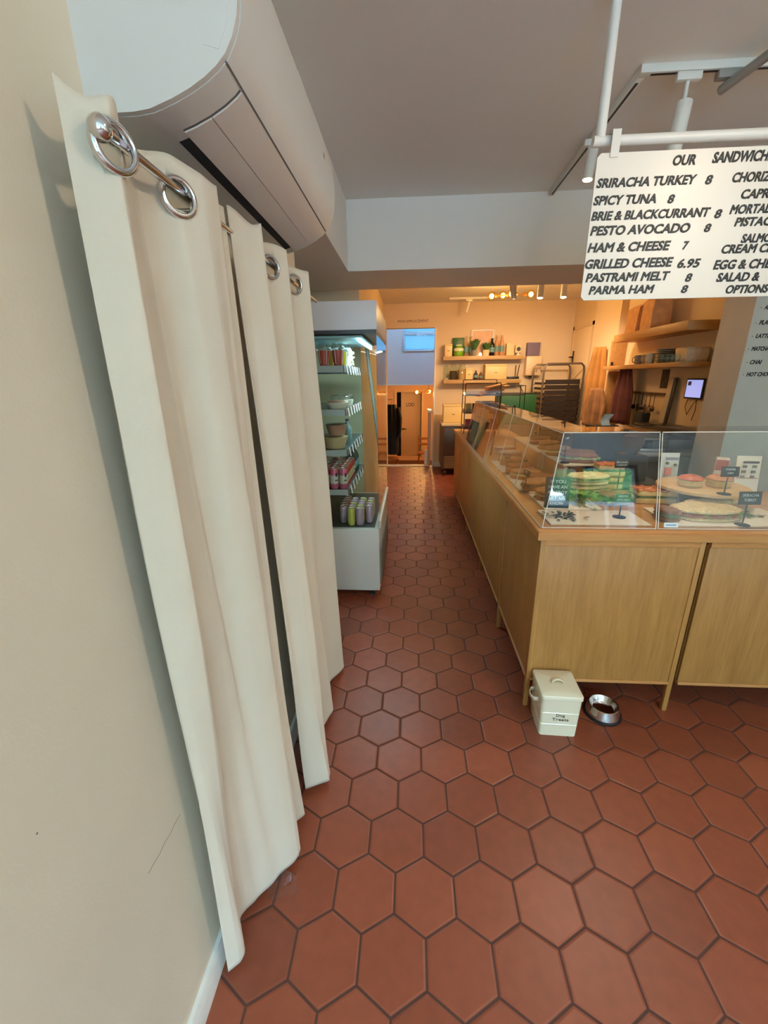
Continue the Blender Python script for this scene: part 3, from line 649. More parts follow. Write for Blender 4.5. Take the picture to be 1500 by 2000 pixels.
spots = [(-0.494, 3.13), (-0.572, 3.16), (-0.496, 3.22), (-0.578, 3.26), (-0.498, 3.32), (-0.50, 3.42)]
p0 = None
for k, (x, y) in enumerate(spots):
    lab = ('clear dessert pot right behind the cream bowl at the shelf edge', 'clear dessert pot behind the cream bowl, inner row', 'second clear dessert pot along the shelf edge', 'second clear dessert pot in the inner row', 'third clear dessert pot along the shelf edge', 'farthest clear dessert pot along the shelf edge')[k]
    if p0 is None: p0 = pot(lab, (x, y, SHZ[1]), k)
    else: dup(p0, (x, y, SHZ[1]), k, lab)
# salad bowls stacked
def saladbowl(label, pos, r, col, fill, h=0.075):
    t = thing('salad_bowl', label, 'bowl', pos, 0, 'stacked takeaway salad bowls on the third cabinet shelf')
    MB().lathe([(0.0, 0.0), (r*0.72, 0.0), (r*0.96, h), (r, h+0.002), (r, h+0.005), (r*0.94, h+0.004), (0.0, h+0.002)], n=30).build('bowl', mat(col[0], col[1], 0.6), t)
    MB().lathe([(r*1.01, h+0.004), (r*1.01, h+0.009), (r*0.93, h+0.014), (0.0, h+0.015)], n=30).build('clear_lid', M_PLASTIC, t)
    return t
saladbowl('big tan takeaway salad bowl at the bottom of the stack', (-0.565, 3.07, SHZ[2]), 0.098, ('kraft_tan', (206, 180, 134)), None, 0.078)
saladbowl('brown takeaway bowl stacked on top of the big tan one', (-0.552, 3.08, SHZ[2]+0.093), 0.080, ('kraft_brown', (176, 130, 104)), None, 0.068)
def bottle(label, pos, m, name='drink_bottle', cat='bottle', grp='green bottles in the chilled cabinet', r=0.033, h=0.20, capm=None):
    t = thing(name, label, cat, pos, 0, grp)
    MB().lathe([(0.0, 0.0), (r*0.95, 0.0), (r, 0.006), (r, h*0.58), (r*0.85, h*0.68), (r*0.42, h*0.80), (r*0.40, h*0.94), (0.0, h*0.94)], n=20).build('body', m, t)
    MB().cyl((0, 0, h*0.93), (0, 0, h), r*0.45, None, 14).build('cap', capm or M_BLACK, t)
    MB().lathe([(r*1.01, h*0.20), (r*1.02, h*0.205), (r*1.02, h*0.48), (r*1.01, h*0.485)], n=20).build('label_band', mat('band_teal', (110, 150, 150), 0.5), t)
    return t
M_GRN = mat('dark_green_bottle', (42, 66, 58), 0.15)
b0 = bottle('dark green bottle on the third shelf beside the salad bowls', (-0.500, 3.27, SHZ[2]), mat('pale_teal_bottle', (120, 150, 152), 0.25), h=0.19)
gb = None
for k in range(6):
    x = -0.505-0.075*(k % 2); y = 3.52+0.085*(k//2)
    lab = ('nearest dark green bottle on the can shelf, aisle side', 'nearest dark green bottle on the can shelf, inner side', 'middle dark green bottle on the can shelf, aisle side', 'middle dark green bottle on the can shelf, inner side', 'farthest dark green bottle on the can shelf, aisle side', 'farthest dark green bottle on the can shelf, inner side')[k]
    if gb is None: gb = bottle(lab, (x, y, SHZ[3]), M_GRN, h=0.21)
    else: dup(gb, (x, y, SHZ[3]), k, lab)
# cans
M_CANTOP = mat('can_aluminium', (222, 222, 218), 0.3, 0.7)
def can(label, pos, cols, grp, r=0.031, h=0.155):
    t = thing('drink_can', label, 'can', pos, 0, grp)
    MB().lathe([(0.0, 0.0), (r*0.8, 0.0), (r, 0.012), (r, h-0.016), (r*0.82, h-0.004), (0, h-0.004)], n=22).build('body', cols[0], t)
    MB().lathe([(r*0.84, h-0.005), (r*0.86, h), (r*0.80, h), (r*0.76, h-0.005), (0.0, h-0.005)], n=22).build('lid', M_CANTOP, t)
    if cols[1] is not None:
        MB().lathe([(r*1.003, h*0.26), (r*1.012, h*0.262), (r*1.012, h*0.66), (r*1.003, h*0.662)], n=22).build('white_band', cols[1], t)
        for a, z0, z1, wd in ((-1.05, 0.60, 0.78, 0.5), (-1.2, 0.40, 0.45, 0.9)):
            m = MB(); m.grid([[Vector((r*1.02*math.cos(a+wd*q/5), r*1.02*math.sin(a+wd*q/5), h*(z0+(z1-z0)*p/2))) for q in range(6)] for p in range(3)]); m.build('dark_mark', M_INK, t)
    return t
M_PINK = mat('can_pink', (206, 96, 126), 0.35, 0.3); M_CWH = mat('can_white_band', (216, 212, 200), 0.45)
M_CRED = mat('can_red', (186, 58, 40), 0.35, 0.3); M_CCR = mat('can_cream', (208, 190, 150), 0.4, 0.2)
g1 = 'slim cans in rows on the bottom cabinet shelf'
proto = {}
rown = ('front row', 'second row', 'third row', 'fourth row', 'fifth row', 'sixth row', 'seventh row')
coln = ('inner column by the curtain', 'middle column', 'aisle-side column')
for j in range(7):
    for i in range(3):
        kind = 'pink' if j < 1 or i == 0 else ('red' if i == 2 else ('dark' if j % 2 else 'pink'))
        pos = (-0.636+0.0685*i, 2.975+0.0685*j, SHZ[3])
        word = {'pink': 'pink and white slim can', 'red': 'red slim can', 'dark': 'cream slim can'}[kind]
        lab = f'{word}, {rown[j]}, {coln[i]} of the bottom shelf'
        if kind not in proto:
            cs = {'pink': (M_PINK, M_CWH), 'red': (M_CRED, M_CCR), 'dark': (M_CCR, None)}[kind]
            proto[kind] = can(lab, pos, cs, g1)
        else: dup(proto[kind], pos, 0.1*random.uniform(-1, 1), lab)
g2 = 'slim cans standing on the cabinet floor'
M_LIL = mat('can_lilac', (196, 164, 182), 0.35, 0.2); M_YC = mat('can_yellow', (208, 196, 92), 0.35, 0.2); M_SAL = mat('can_salmon', (200, 130, 116), 0.35, 0.2)
pr2 = {}
for j in range(5):
    for i in range(4):
        kind = ('lilac', 'yellow', 'lilac', 'salmon')[i] if j == 0 else ('salmon' if i == 0 else ('lilac' if (i+j) % 3 else 'yellow'))
        if j == 0 and i == 3: continue
        x = -0.520+0.066*i; y = (2.99 if i else 3.05)+0.068*j; pos = (x, y, 0.5765)
        lab = f'{kind} slim can with silver top, {rown[j]}, {("innermost","second","third","aisle-side")[i]} file on the cabinet floor'
        if kind not in pr2: pr2[kind] = can(lab, pos, ({'lilac': M_LIL, 'yellow': M_YC, 'salmon': M_SAL}[kind], None), g2, 0.029, 0.135)
        else: dup(pr2[kind], pos, 0, lab)
# ------------------------------------------------------------------ clear display cases on the counter
XB, XT, YB, YT, ZB, ZT2 = 0.606, 0.690, 1.852, 1.957, HT+0.001, 1.395
T = 0.004
def edge_run(mb, a, b, w=0.0022):
    return mb.tube([a, b], w, 6)
def aisle_case(label, y0, y1, first=False, last=False):
    t = thing('display_case', label, 'display case', (XB, y0, ZB), 0, 'clear display cases along the aisle')
    o = Vector((XB, y0, ZB))
    def v(x, y, z): return Vector((x, y, z))-o
    yb0 = YB if first else y0; yt0 = YT if first else y0
    MB().quadbox(v(XB, yb0+0.003, ZB), v(XT, yt0+0.003, ZT2), v(XT, y1-0.003, ZT2), v(XB, y1-0.003, ZB), T).build('front_panel', M_GLASS, t)
    MB().b2(XT-o.x, 0.87-o.x, yt0+0.003-o.y, y1-0.003-o.y, ZT2-o.z, ZT2+T-o.z).build('top_panel', M_GLASS, t)
    e = MB()
    for (p, q) in ((v(XB, y1-0.003, ZB+.002), v(XT, y1-0.003, ZT2)), (v(XT, yt0+0.003, ZT2+.002), v(XT, y1-0.003, ZT2+.002)), (v(XB-.001, yb0+0.003, ZB+.003), v(XB-.001, y1-0.003, ZB+.003))): edge_run(e, p, q)
    if not first: edge_run(e, v(XB, y0+0.003, ZB+.002), v(XT, y0+0.003, ZT2))
    e.build('polished_edge', M_EDGE, t)
    if last:
        MB().prism([(XB-o.x, ZB-o.z), (0.87-o.x, ZB-o.z), (0.87-o.x, ZT2-o.z), (XT-o.x, ZT2-o.z)], 'Y', y1-0.007-o.y, y1-0.003-o.y).build('end_panel', M_GLASS, t)
    return t
def street_case(label, x0, x1, first=False):
    t = thing('display_case', label, 'display case', (x0, YB, ZB), 0, 'clear display cases along the front counter')
    o = Vector((x0, YB, ZB))
    def v(x, y, z): return Vector((x, y, z))-o
    xb0 = XB if first else x0; xt0 = XT if first else x0
    MB().quadbox(v(xb0+0.003, YB, ZB), v(x1-0.003, YB, ZB), v(x1-0.003, YT, ZT2), v(xt0+0.003, YT, ZT2), -T).build('front_panel', M_GLASS, t)
    MB().b2((1.255 if first else x0+0.003)-o.x if False else (xt0+0.003-o.x), x1-0.003-o.x, YT-o.y, 2.15-o.y, ZT2+0.005-o.z, ZT2+0.005+T-o.z).build('top_panel', M_GLASS, t)
    e = MB()
    runs = [(v(x1-0.003, YB, ZB+.002), v(x1-0.003, YT, ZT2)), (v(xt0+0.003, YT, ZT2+.004), v(x1-0.003, YT, ZT2+.004)), (v(xb0+0.003, YB, ZB+.003), v(x1-0.003, YB, ZB+.003))]
    runs.append((v(xb0+0.003, YB, ZB+.002), v(xt0+0.003, YT, ZT2)))
    for p, q in runs: edge_run(e, p, q)
    e.build('polished_edge', M_EDGE, t)
    return t
labs = ('first clear aisle case, at the corner with the allergy sign', 'second clear aisle case from the counter corner', 'third clear aisle case from the counter corner', 'fourth clear aisle case from the counter corner', 'last clear aisle case, near the snack rack')
yy = (YT, 2.44, 2.95, 3.50, 4.10, 4.70)
for k in range(5): aisle_case(labs[k], yy[k], yy[k+1], k == 0, k == 4)
street_case('clear front case at the counter corner reflecting the street', XB+0.002, 1.118, True)
c = street_case('clear front case with white sticker, right of the corner case', 1.122, 1.95)
MB().box((0.055, -0.0015, 0.022), (0.062, 0.001, 0.022), (-0.24, 0, 0), 0.0).build('sticker', mat('sticker_white', (222, 236, 242), 0.4), c)
MB().box((0.055, -0.0022, 0.022), (0.044, 0.0006, 0.006), (-0.24, 0, 0), 0.0).build('sticker_print', mat('sticker_blue', (130, 160, 200), 0.4), c)

# ------------------------------------------------------------------ boards, riser, sandwiches
M_PAPER = mat('serving_board_pale', (232, 214, 190), 0.6, var=0.02, vscale=10)
M_BREAD = mat('bread_crust', (176, 122, 66), 0.8, var=0.38, vscale=28, bump=0.8, bscale=110)
M_BREAD2 = mat('bread_dark_crust', (142, 88, 48), 0.8, var=0.38, vscale=28, bump=0.8, bscale=110)
M_CRUMB = mat('bread_toasted', (214, 176, 112), 0.85, var=0.15, vscale=40, bump=0.4, bscale=120)
M_LETT = mat('lettuce_green', (120, 154, 62), 0.6, var=0.3, vscale=25)
M_ROCK = mat('rocket_dark_green', (74, 100, 44), 0.6, var=0.3, vscale=25)
M_HAM = mat('ham_pink', (206, 136, 116), 0.5, var=0.15, vscale=20)
M_TOM = mat('tomato_red', (190, 66, 40), 0.4)
M_CHS = mat('cheese_pale', (232, 214, 150), 0.5)
M_FOC = mat('focaccia_crumb', (226, 194, 128), 0.8, var=0.12, vscale=30, bump=0.3, bscale=100)
M_FOCT = mat('focaccia_top', (190, 98, 48), 0.6, var=0.35, vscale=24)
def board(label, x0, x1, y0, y1, z, th=0.008, name='serving_board', m=None, rz=0.0):
    cx, cy = (x0+x1)/2, (y0+y1)/2
    return solo(name, MB().b2(x0-cx, x1-cx, y0-cy, y1-cy, 0, th, 0.002), m or M_PAPER, label, 'board', (cx, cy, z), rz, 'pale serving boards in the cases')
board('pale board at the counter corner right under the front glass', 0.66, 1.12, 1.895, 2.12, HT+.001, 0.006)
board('pale board behind the allergy sign at the corner', 0.70, 1.00, 2.13, 2.43, HT+.001)
board('pale board in the second aisle case', 0.665, 0.93, 2.46, 2.93, HT+.001)
board('pale board in the third aisle case', 0.665, 0.93, 2.97, 3.48, HT+.001)
board('pale board under the big seeded sandwich in the front case', 1.22, 1.80, 1.89, 2.17, HT+.001)
def riser(label, x0, x1, y0, y1, zt):
    cx, cy = (x0+x1)/2, (y0+y1)/2
    t = thing('raised_shelf', label, 'display riser', (cx, cy, HT+.001), 0, 'raised serving shelves inside the cases')
    h = zt-HT-.001
    MB().b2(x0-cx, x1-cx, y0-cy, y1-cy, h-0.012, h, 0.002).build('shelf_board', M_PAPER, t)
    for sx_ in (-1, 1):
        for sy_ in (-1, 1):
            px, py = sx_*(x1-x0-0.04)/2, sy_*(y1-y0-0.04)/2
            MB().b2(px-0.008, px+0.008, py-0.008, py+0.008, 0, h-0.012).build('support', mat('support_clear', (190, 180, 165), 0.3), t)
    return t
riser('raised pale shelf with sandwiches behind the corner, nearest', 0.985, 1.235, 2.72, 3.20, 1.10)
riser('raised pale shelf further along the aisle cases', 0.965, 1.235, 3.22, 4.05, 1.10)

def slab(rx, ry, h, seed, dome=0.5, n=28):
    """bread slice: rounded flat loaf shape"""
    rng = random.Random(seed); m = MB(); rows = []
    wob = [1+rng.uniform(-.05, .05) for _ in range(n)]
    for f, z in ((0.0, 0), (0.88, 0), (1.0, h*0.28), (1.0, h*0.62), (0.9, h*0.9), (0.6, h*(0.9+0.2*dome)), (0.25, h*(0.9+0.3*dome)), (0.0, h*(0.9+0.32*dome))):
        rows.append([Vector((rx*f*(wob[k]+rng.uniform(-.025, .025))*math.copysign(abs(math.cos(2*PI*k/n))**0.8, math.cos(2*PI*k/n)), ry*f*wob[k]*math.copysign(abs(math.sin(2*PI*k/n))**0.8, math.sin(2*PI*k/n)), z+(rng.uniform(-.10, .10)*h if z > h*0.5 and f > 0 else 0))) for k in range(n)])
    m.grid(rows, True); bmesh.ops.remove_doubles(m.bm, verts=m.bm.verts[:], dist=1e-5); return m
def ruffle(rx, ry, z, seed, n=40, out=1.12, amp=0.010):
    rng = random.Random(seed); m = MB()
    R = [[Vector((rx*f*math.cos(2*PI*k/n)*(1+rng.uniform(-.05, .05)), ry*f*math.sin(2*PI*k/n)*(1+rng.uniform(-.05, .05)), z+(rng.uniform(-amp, amp) if f > 0.8 else 0))) for k in range(n)] for f in (0.3, 0.7, 0.95, out)]
    m.grid(R, True); return m
def sandwich(label, pos, rz, rx=0.085, ry=0.055, bread=None, fill=None, leaf=None, seed=0, tilt=(0, 0), grp='sandwiches in the cases', stack=1):
    t = thing('sandwich', label, 'sandwich', pos, rz, grp); t.rotation_euler = (tilt[0], tilt[1], rz)
    z = 0.0
    for s in range(stack):
        a = slab(rx, ry, 0.020, seed+s, 0.1).build('bread_slice', bread or M_BREAD, t); a.location = (0.004*s, 0, z)
        f = slab(rx*0.98, ry*0.98, 0.014, seed+5+s, 0.0).build('filling', fill or M_HAM, t); f.location = (0, 0, z+0.020)
        if leaf: ruffle(rx, ry, z+0.030, seed+s+2).build('lettuce', leaf, t)
        b = slab(rx, ry, 0.024, seed+9+s, 0.6).build('bread_slice', bread or M_BREAD, t); b.location = (0, 0, z+0.034)
        z += 0.062
    return t
def focaccia(label, pos, rz, w=0.14, d=0.09, stack=1, leaf=None, seed=0):
    t = thing('focaccia_sandwich', label, 'sandwich', pos, rz, 'square focaccia sandwiches'); z = 0
    rng = random.Random(seed)
    for s in range(stack):
        MB().box((0.004*s, 0, z+0.016), (w, d, 0.032), (0, 0, 0.02*s), 0.006).build('bread_slice', M_FOC, t)
        MB().box((0, 0, z+0.037), (w*1.02, d*1.03, 0.010), (0, 0, 0), 0.004).build('filling', M_ROCK if leaf is None else leaf, t)
        MB().box((0, 0, z+0.057), (w, d, 0.030), (0, 0, 0), 0.007).build('bread_slice', M_FOC, t)
        m = MB(); n = 9
        m.grid([[Vector(((i/n-0.5)*w*1.0, (j/n-0.5)*d*1.0, z+0.072+0.006*math.sin(i*2.1+seed)*math.cos(j*1.7)+rng.uniform(0, .004))) for i in range(n+1)] for j in range(n+1)])
        k = m.build('baked_topping', M_FOCT, t); sm = k.modifiers.new('t', 'SOLIDIFY'); sm.thickness = 0.006
        z += 0.078
    return t
B = HT+.0095
# lower row, aisle cases
sandwich('toasted oval sandwich beside the allergy sign, aisle side', (0.80, 2.335, B), 0.3, 0.10, 0.06, M_BREAD, M_CHS, None, 1)
sandwich('oval sandwich on the second board, near end', (0.775, 2.55, B), 0.5, 0.10, 0.06, M_BREAD, M_HAM, M_ROCK, 2)
sandwich('oval sandwich with rocket, middle of the second board', (0.835, 2.69, B), 0.2, 0.09, 0.055, M_BREAD2, M_HAM, M_ROCK, 3)
sandwich('oval sandwich at the far end of the second board', (0.78, 2.83, B), -0.2, 0.10, 0.055, M_BREAD, M_CHS, None, 4)
sandwich('oval sandwich on the third board, near end', (0.79, 3.06, B), 0.3, 0.10, 0.055, M_BREAD2, M_HAM, None, 5)
sandwich('oval sandwich on the third board, far end', (0.80, 3.30, B), 0.0, 0.10, 0.055, M_BREAD, M_HAM, M_ROCK, 6)
# raised row
U = 1.102
sandwich('brown bread sandwich leaning over greens on the raised shelf corner', (1.105, 2.80, U), -0.35, 0.115, 0.05, M_BREAD2, M_CHS, M_LETT, 7)
sandwich('second brown bread sandwich behind it, tilted on the raised shelf', (1.155, 2.93, U), -0.35, 0.10, 0.05, M_BREAD2, M_HAM, None, 8)
sandwich('raised shelf sandwich, second from the near end', (1.06, 3.08, U), 0.3, 0.09, 0.05, M_BREAD, M_CHS, None, 9)
sandwich('raised shelf sandwich, third from the near end', (1.08, 3.34, U), 0.4, 0.09, 0.05, M_BREAD, M_HAM, None, 10)
sandwich('raised shelf sandwich, fourth from the near end', (1.09, 3.62, U), 0.2, 0.09, 0.05, M_BREAD2, M_HAM, None, 11)
# greens and pale baguette pile behind the corner
sandwich('tall pale baguette sandwich stacked with salad leaves by the allergy sign', (1.045, 2.475, HT+.002), 0.15, 0.115, 0.07, mat('baguette_pale', (222, 196, 140), 0.85, var=0.2, vscale=30, bump=0.5, bscale=90), mat('turkey_pale', (206, 176, 140), 0.6, var=0.2, vscale=30), M_LETT, 12, stack=2)
sandwich('dark bread sandwich with rocket leaves behind the salad one', (1.125, 2.28, HT+.002), -0.2, 0.085, 0.06, M_BREAD2, M_ROCK, M_ROCK, 13)
m = MB(); rs = random.Random(9)
for k in range(170):
    a = rs.uniform(0, 6.28); r = abs(rs.gauss(0, 0.055)); m.leaf((r*math.cos(a)*1.5, r*math.sin(a), max(0.0, 0.03-r*0.2)), (math.cos(a+rs.uniform(-1, 1)), math.sin(a+rs.uniform(-1, 1)), rs.uniform(.1, 1.0)), rs.uniform(.03, .055), rs.uniform(.008, .014))
k = solo('salad_leaves', m, M_LETT, 'heap of loose green salad leaves in the corner case', 'salad leaves', (0.93, 2.27, HT+.010)); k['kind'] = 'stuff'
m = MB()
for k in range(50):
    a = rs.uniform(0, 6.28); r = abs(rs.gauss(0, 0.03)); m.leaf((r*math.cos(a)*1.6, r*math.sin(a), 0.003), (math.cos(a), math.sin(a), rs.uniform(.05, .5)), rs.uniform(.02, .035), rs.uniform(.005, .009))
k = solo('herb_leaves', m, mat('dark_herb', (62, 66, 48), 0.6), 'small dark heap of herb leaves on the corner board', 'salad leaves', (0.745, 2.01, HT+.0075)); k['kind'] = 'stuff'
focaccia('tall square focaccia with tomato topping behind the chalk label', (1.225, 2.62, HT+.002), -0.05, 0.155, 0.10, 2, M_ROCK, 3)
focaccia('flat square focaccia sandwich at the join of the front cases', (1.335, 2.31, HT+.002), -0.1, 0.20, 0.12, 1, M_ROCK, 5)
# big seeded sandwich in front case
m_seed = mat('seeded_bread', (224, 190, 134), 0.85, var=0.2, vscale=60, bump=0.5, bscale=150)
sandwich('large seeded bread sandwich with red filling in the front case', (1.43, 2.02, B-.003), 0.02, 0.15, 0.085, m_seed, M_TOM, M_LETT, 20)
sandwich('seeded sandwich half lying behind the large one', (1.52, 2.130, B-.003), 0.05, 0.13, 0.028, m_seed, M_HAM, None, 21)
sandwich('dark crusted sandwich end by the white sticker', (1.232, 1.985, B-.003), 0.3, 0.042, 0.06, M_BREAD2, M_ROCK, None, 22)
m = MB()
for k in range(40):
    a = rs.uniform(0, 6.28); r = abs(rs.gauss(0, 0.025)); m.leaf((r*math.cos(a)*1.3, r*math.sin(a), 0.002), (math.cos(a), math.sin(a), rs.uniform(.1, .8)), rs.uniform(.02, .04), rs.uniform(.005, .01))
k = solo('rocket_leaves', m, M_ROCK, 'tuft of rocket leaves at the right end of the large seeded sandwich', 'salad leaves', (1.625, 2.05, HT+.008)); k['kind'] = 'stuff'
# round wooden cake board on a dark foot
rb = thing('cake_board', 'round wooden board on a dark foot holding filled buns', 'board', (1.56, 2.27, HT+.001))
MB().lathe([(0.0, 0.085), (0.205, 0.085), (0.210, 0.089), (0.210, 0.101), (0.205, 0.105), (0.0, 0.105)], n=48).build('board', wood_mat('round_board_wood', (222, 182, 122), (196, 150, 92), 'X', 0.5), rb)
MB().lathe([(0.0, 0.0), (0.08, 0.0), (0.085, 0.01), (0.11, 0.08), (0.115, 0.0845), (0.0, 0.0845)], n=40).build('foot', mat('foot_olive_dark', (74, 70, 54), 0.5), rb)
def bun(label, pos, topm, seed):
    t = thing('filled_bun', label, 'bun', pos, 0, 'filled buns on the round board')
    MB().lathe([(0.0, 0.0), (0.045, 0.0), (0.055, 0.012), (0.053, 0.028), (0.0, 0.030)], n=24).build('bun_base', M_CRUMB, t)
    MB().lathe([(0.0, 0.030), (0.057, 0.030), (0.058, 0.036), (0.0, 0.038)], n=24).build('filling', M_CHS, t)
    m = MB(); m.lathe([(0.0, 0.038), (0.055, 0.038), (0.057, 0.050), (0.047, 0.072), (0.028, 0.084), (0.0, 0.088)], n=24)
    bmesh.ops.scale(m.bm, vec=(1, 1, 0.5), space=Matrix.Translation((0, 0, -0.038)), verts=m.bm.verts[:])
    for q in range(30):
        a_ = q*2.399; r_ = 0.052*math.sqrt((q+.5)/30); m.lump((r_*math.cos(a_), r_*math.sin(a_), 0.060-r_*r_*7), 0.0105, (1, 1, .7), .3, 1, seed=q+seed)
    m.build('bun_top', topm, t)
    return t
bun('glazed orange bun, left one on the round board', (1.475, 2.24, HT+.106), mat('glazed_orange_bun', (196, 92, 48), 0.4, var=0.3, vscale=25), 1)
bun('pale brown bun, right one on the round board', (1.615, 2.235, HT+.106), mat('pale_brown_bun', (198, 134, 90), 0.6, var=0.2, vscale=20), 2)
# chalk labels on little stands
M_CHALK = mat('chalkboard', (36, 44, 46), 0.7); M_CHWR = mat('chalk_white', (214, 224, 222), 0.9)
def chalk(label, pos, txt, h=0.125, w=0.10, rz=0.0, pw=0.062):
    t = thing('chalk_label', label, 'price label', pos, rz, 'chalk labels on stands')
    MB().lathe([(0.0, 0.0), (0.030, 0.0), (0.030, 0.003), (0.004, 0.006), (0.0, 0.006)], n=24).build('base', M_BLACK, t)
    MB().cyl((0, 0, 0.004), (0.004, 0.006, h-0.03), 0.0032).build('stem', M_BLACK, t)
    p = MB().box((0.006, 0.002, h), (w, 0.004, pw), (-0.15, 0, 0), 0.002).build('plate', M_CHALK, t)
    for k, s in enumerate(txt):
        wd = min(w*0.8, 0.011*len(s)*0.8)
        o = Vector((0.006, -0.0004, h+pw*0.16-k*pw*0.38)) + Vector((0, -0.0016-0.15*(0)+0.15*(-(pw*0.16-k*pw*0.38))*-1*0, 0))
        up = Vector((0, math.sin(0.15), math.cos(0.15))); n = Vector((0, -math.cos(0.15), math.sin(0.15)))
        o = Vector((0.006, 0.002, h)) + n*0.0022 + up*(pw*0.12-k*pw*0.36)
        writing('lettering', s, -wd/2, wd/2, pw*0.2, frame(o, (1, 0, 0), up), M_CHWR, p, 0.1) if False else None
        ob = writing('lettering', s, -wd/2, wd/2, pw*0.22, frame(o, (1, 0, 0), up), M_CHWR, t, 0.1)
        if ob: ob.parent = p
    return t
chalk('front chalk label on a stand in front of the large seeded sandwich', (1.525, 1.905, HT+.0075), ('SRIRACHA', 'TURKEY'), 0.128, 0.098, 0.0, 0.060)
chalk('chalk label standing on the round board before the buns', (1.545, 2.085, HT+.106), ('PARMA', 'HAM'), 0.112, 0.085, 0.0, 0.050)
chalk('chalk label facing the street by the tall focaccia', (1.225, 2.48, HT+.012), ('BRIE & BLACK', 'CURRANT'), 0.165, 0.080, 0.0, 0.045)
chalk('blue glinting chalk label low in the corner front case', (1.022, 2.005, HT+.0075), ('PESTO', 'AVOCADO'), 0.095, 0.075, 0.0, 0.045)
chalk('chalk label on a tall stem at the near end of the raised shelf', (1.005, 2.765, U), ('CAPRESE',), 0.150, 0.075, 0.9, 0.040)
chalk('chalk label on the second board, aisle side', (0.682, 2.475, B), ('HAM',), 0.115, 0.07, -1.3, 0.035)
chalk('chalk label on the third board, aisle side', (0.682, 2.985, B), ('TUNA',), 0.120, 0.07, -1.3, 0.035)
# allergy notice leaning inside the corner
al = thing('allergy_notice', 'dark green notice asking to tell staff about allergies, in the corner case', 'sign', (0.765, 2.145, HT+.0075), -0.12)
al.rotation_euler = (-0.12, 0, -0.12)
MB().b2(-0.062, 0.062, 0, 0.006, 0.0, 0.165, 0.0015).build('plate', mat('notice_dark_green', (28, 44, 40), 0.5), al)
for k, s in enumerate(('IF YOU', 'HAVE AN', 'ALLERGY', 'LET US', 'KNOW')):
    wd = (0.076, 0.092, 0.098, 0.084, 0.068)[k]
    writing('lettering', s, -wd/2, wd/2, 0.017, frame((0, -0.0008, 0.134-0.0285*k), (1, 0, 0), (0, 0, 1)), M_CHWR, al, 0.0, 0.02)
# wrapped baguettes and paper stacks standing at the far end of the cases
for k, (x, y, h, w_) in enumerate(((0.675, 4.60, 0.36, 0.10), (0.675, 4.34, 0.36, 0.09))):
    m = MB().box((0.03, 0, h/2), (w_, 0.03, h), (0, 0.19, 0), 0.008)
    solo('bread_board', m, M_CRUMB if k else M_PAPER, ('pale wooden board standing in the last case, farther one', 'brown wooden board standing in the last case, nearer one')[k], 'board', (x, y, HT+.004), 0)
m = MB().tube([(0, 0, 0), (0.02, 0.03, 0.12), (0.04, 0.06, 0.20), (0.045, 0.08, 0.20), (0.03, 0.06, 0.10), (0.012, 0.03, 0.0)], 0.006)
solo('serving_tongs', m, M_IRON, 'dark serving tongs leaning in the fourth aisle case', 'tongs', (0.70, 3.72, HT+.008))
for k, (x, y) in enumerate(((0.86, 3.66), (0.87, 3.92))):
    sandwich(('wrapped sandwich near the tongs in the fourth case', 'wrapped sandwich at the back of the fourth case')[k], (x, y, HT+.002), 0.2, 0.10, 0.06, mat('wrap_grey', (176, 166, 156), 0.5), M_HAM, None, 30+k)
# ------------------------------------------------------------------ hanging sandwich menu
SY = 1.80
sg = thing('hanging_menu', 'white menu board of sandwiches hanging on white rail over the counter', 'menu board', (0.64, SY, 1.918))
so = Vector((0.64, SY, 1.918))
m = MB(); z0, z1, x1_ = 0.0, 0.462, 1.30
m.prism([(0.012, z0), (x1_, z0), (x1_, z1), (0.012, z1), (0.0, z1-0.012), (0.0, z0+0.012)], 'Y', 0.0, 0.006)
m.build('board', mat('menu_board_white', (238, 232, 222), 0.35), sg)
R = MB().cyl((-0.012, 0.03, 0.508), (1.35, 0.03, 0.508), 0.0165, None, 20); R.build('rail', M_WHITE, sg, True, 1.0)
MB().cyl((0.012, 0.03, 0.515), (0.012, 0.03, 0.965), 0.0165, None, 20).build('drop_pole', M_WHITE, sg, True, 1.0)
MB().cyl((1.28, 0.03, 0.515), (1.28, 0.03, 0.965), 0.0165, None, 20).build('drop_pole', M_WHITE, sg, True, 1.0)
for xx in (0.055, 1.24):
    MB().b2(xx-0.014, xx+0.014, -0.004, -0.002, 0.448, 0.53).b2(xx-0.014, xx+0.014, -0.004, 0.052, 0.528, 0.5305).build('hanging_strap', mat('strap_white', (232, 228, 220), 0.4), sg)
M_LTR = mat('menu_lettering_black', (20, 19, 20), 0.5)
def bp(x, y): p = aY(x, y, SY); return p.x-so.x, p.z-so.z
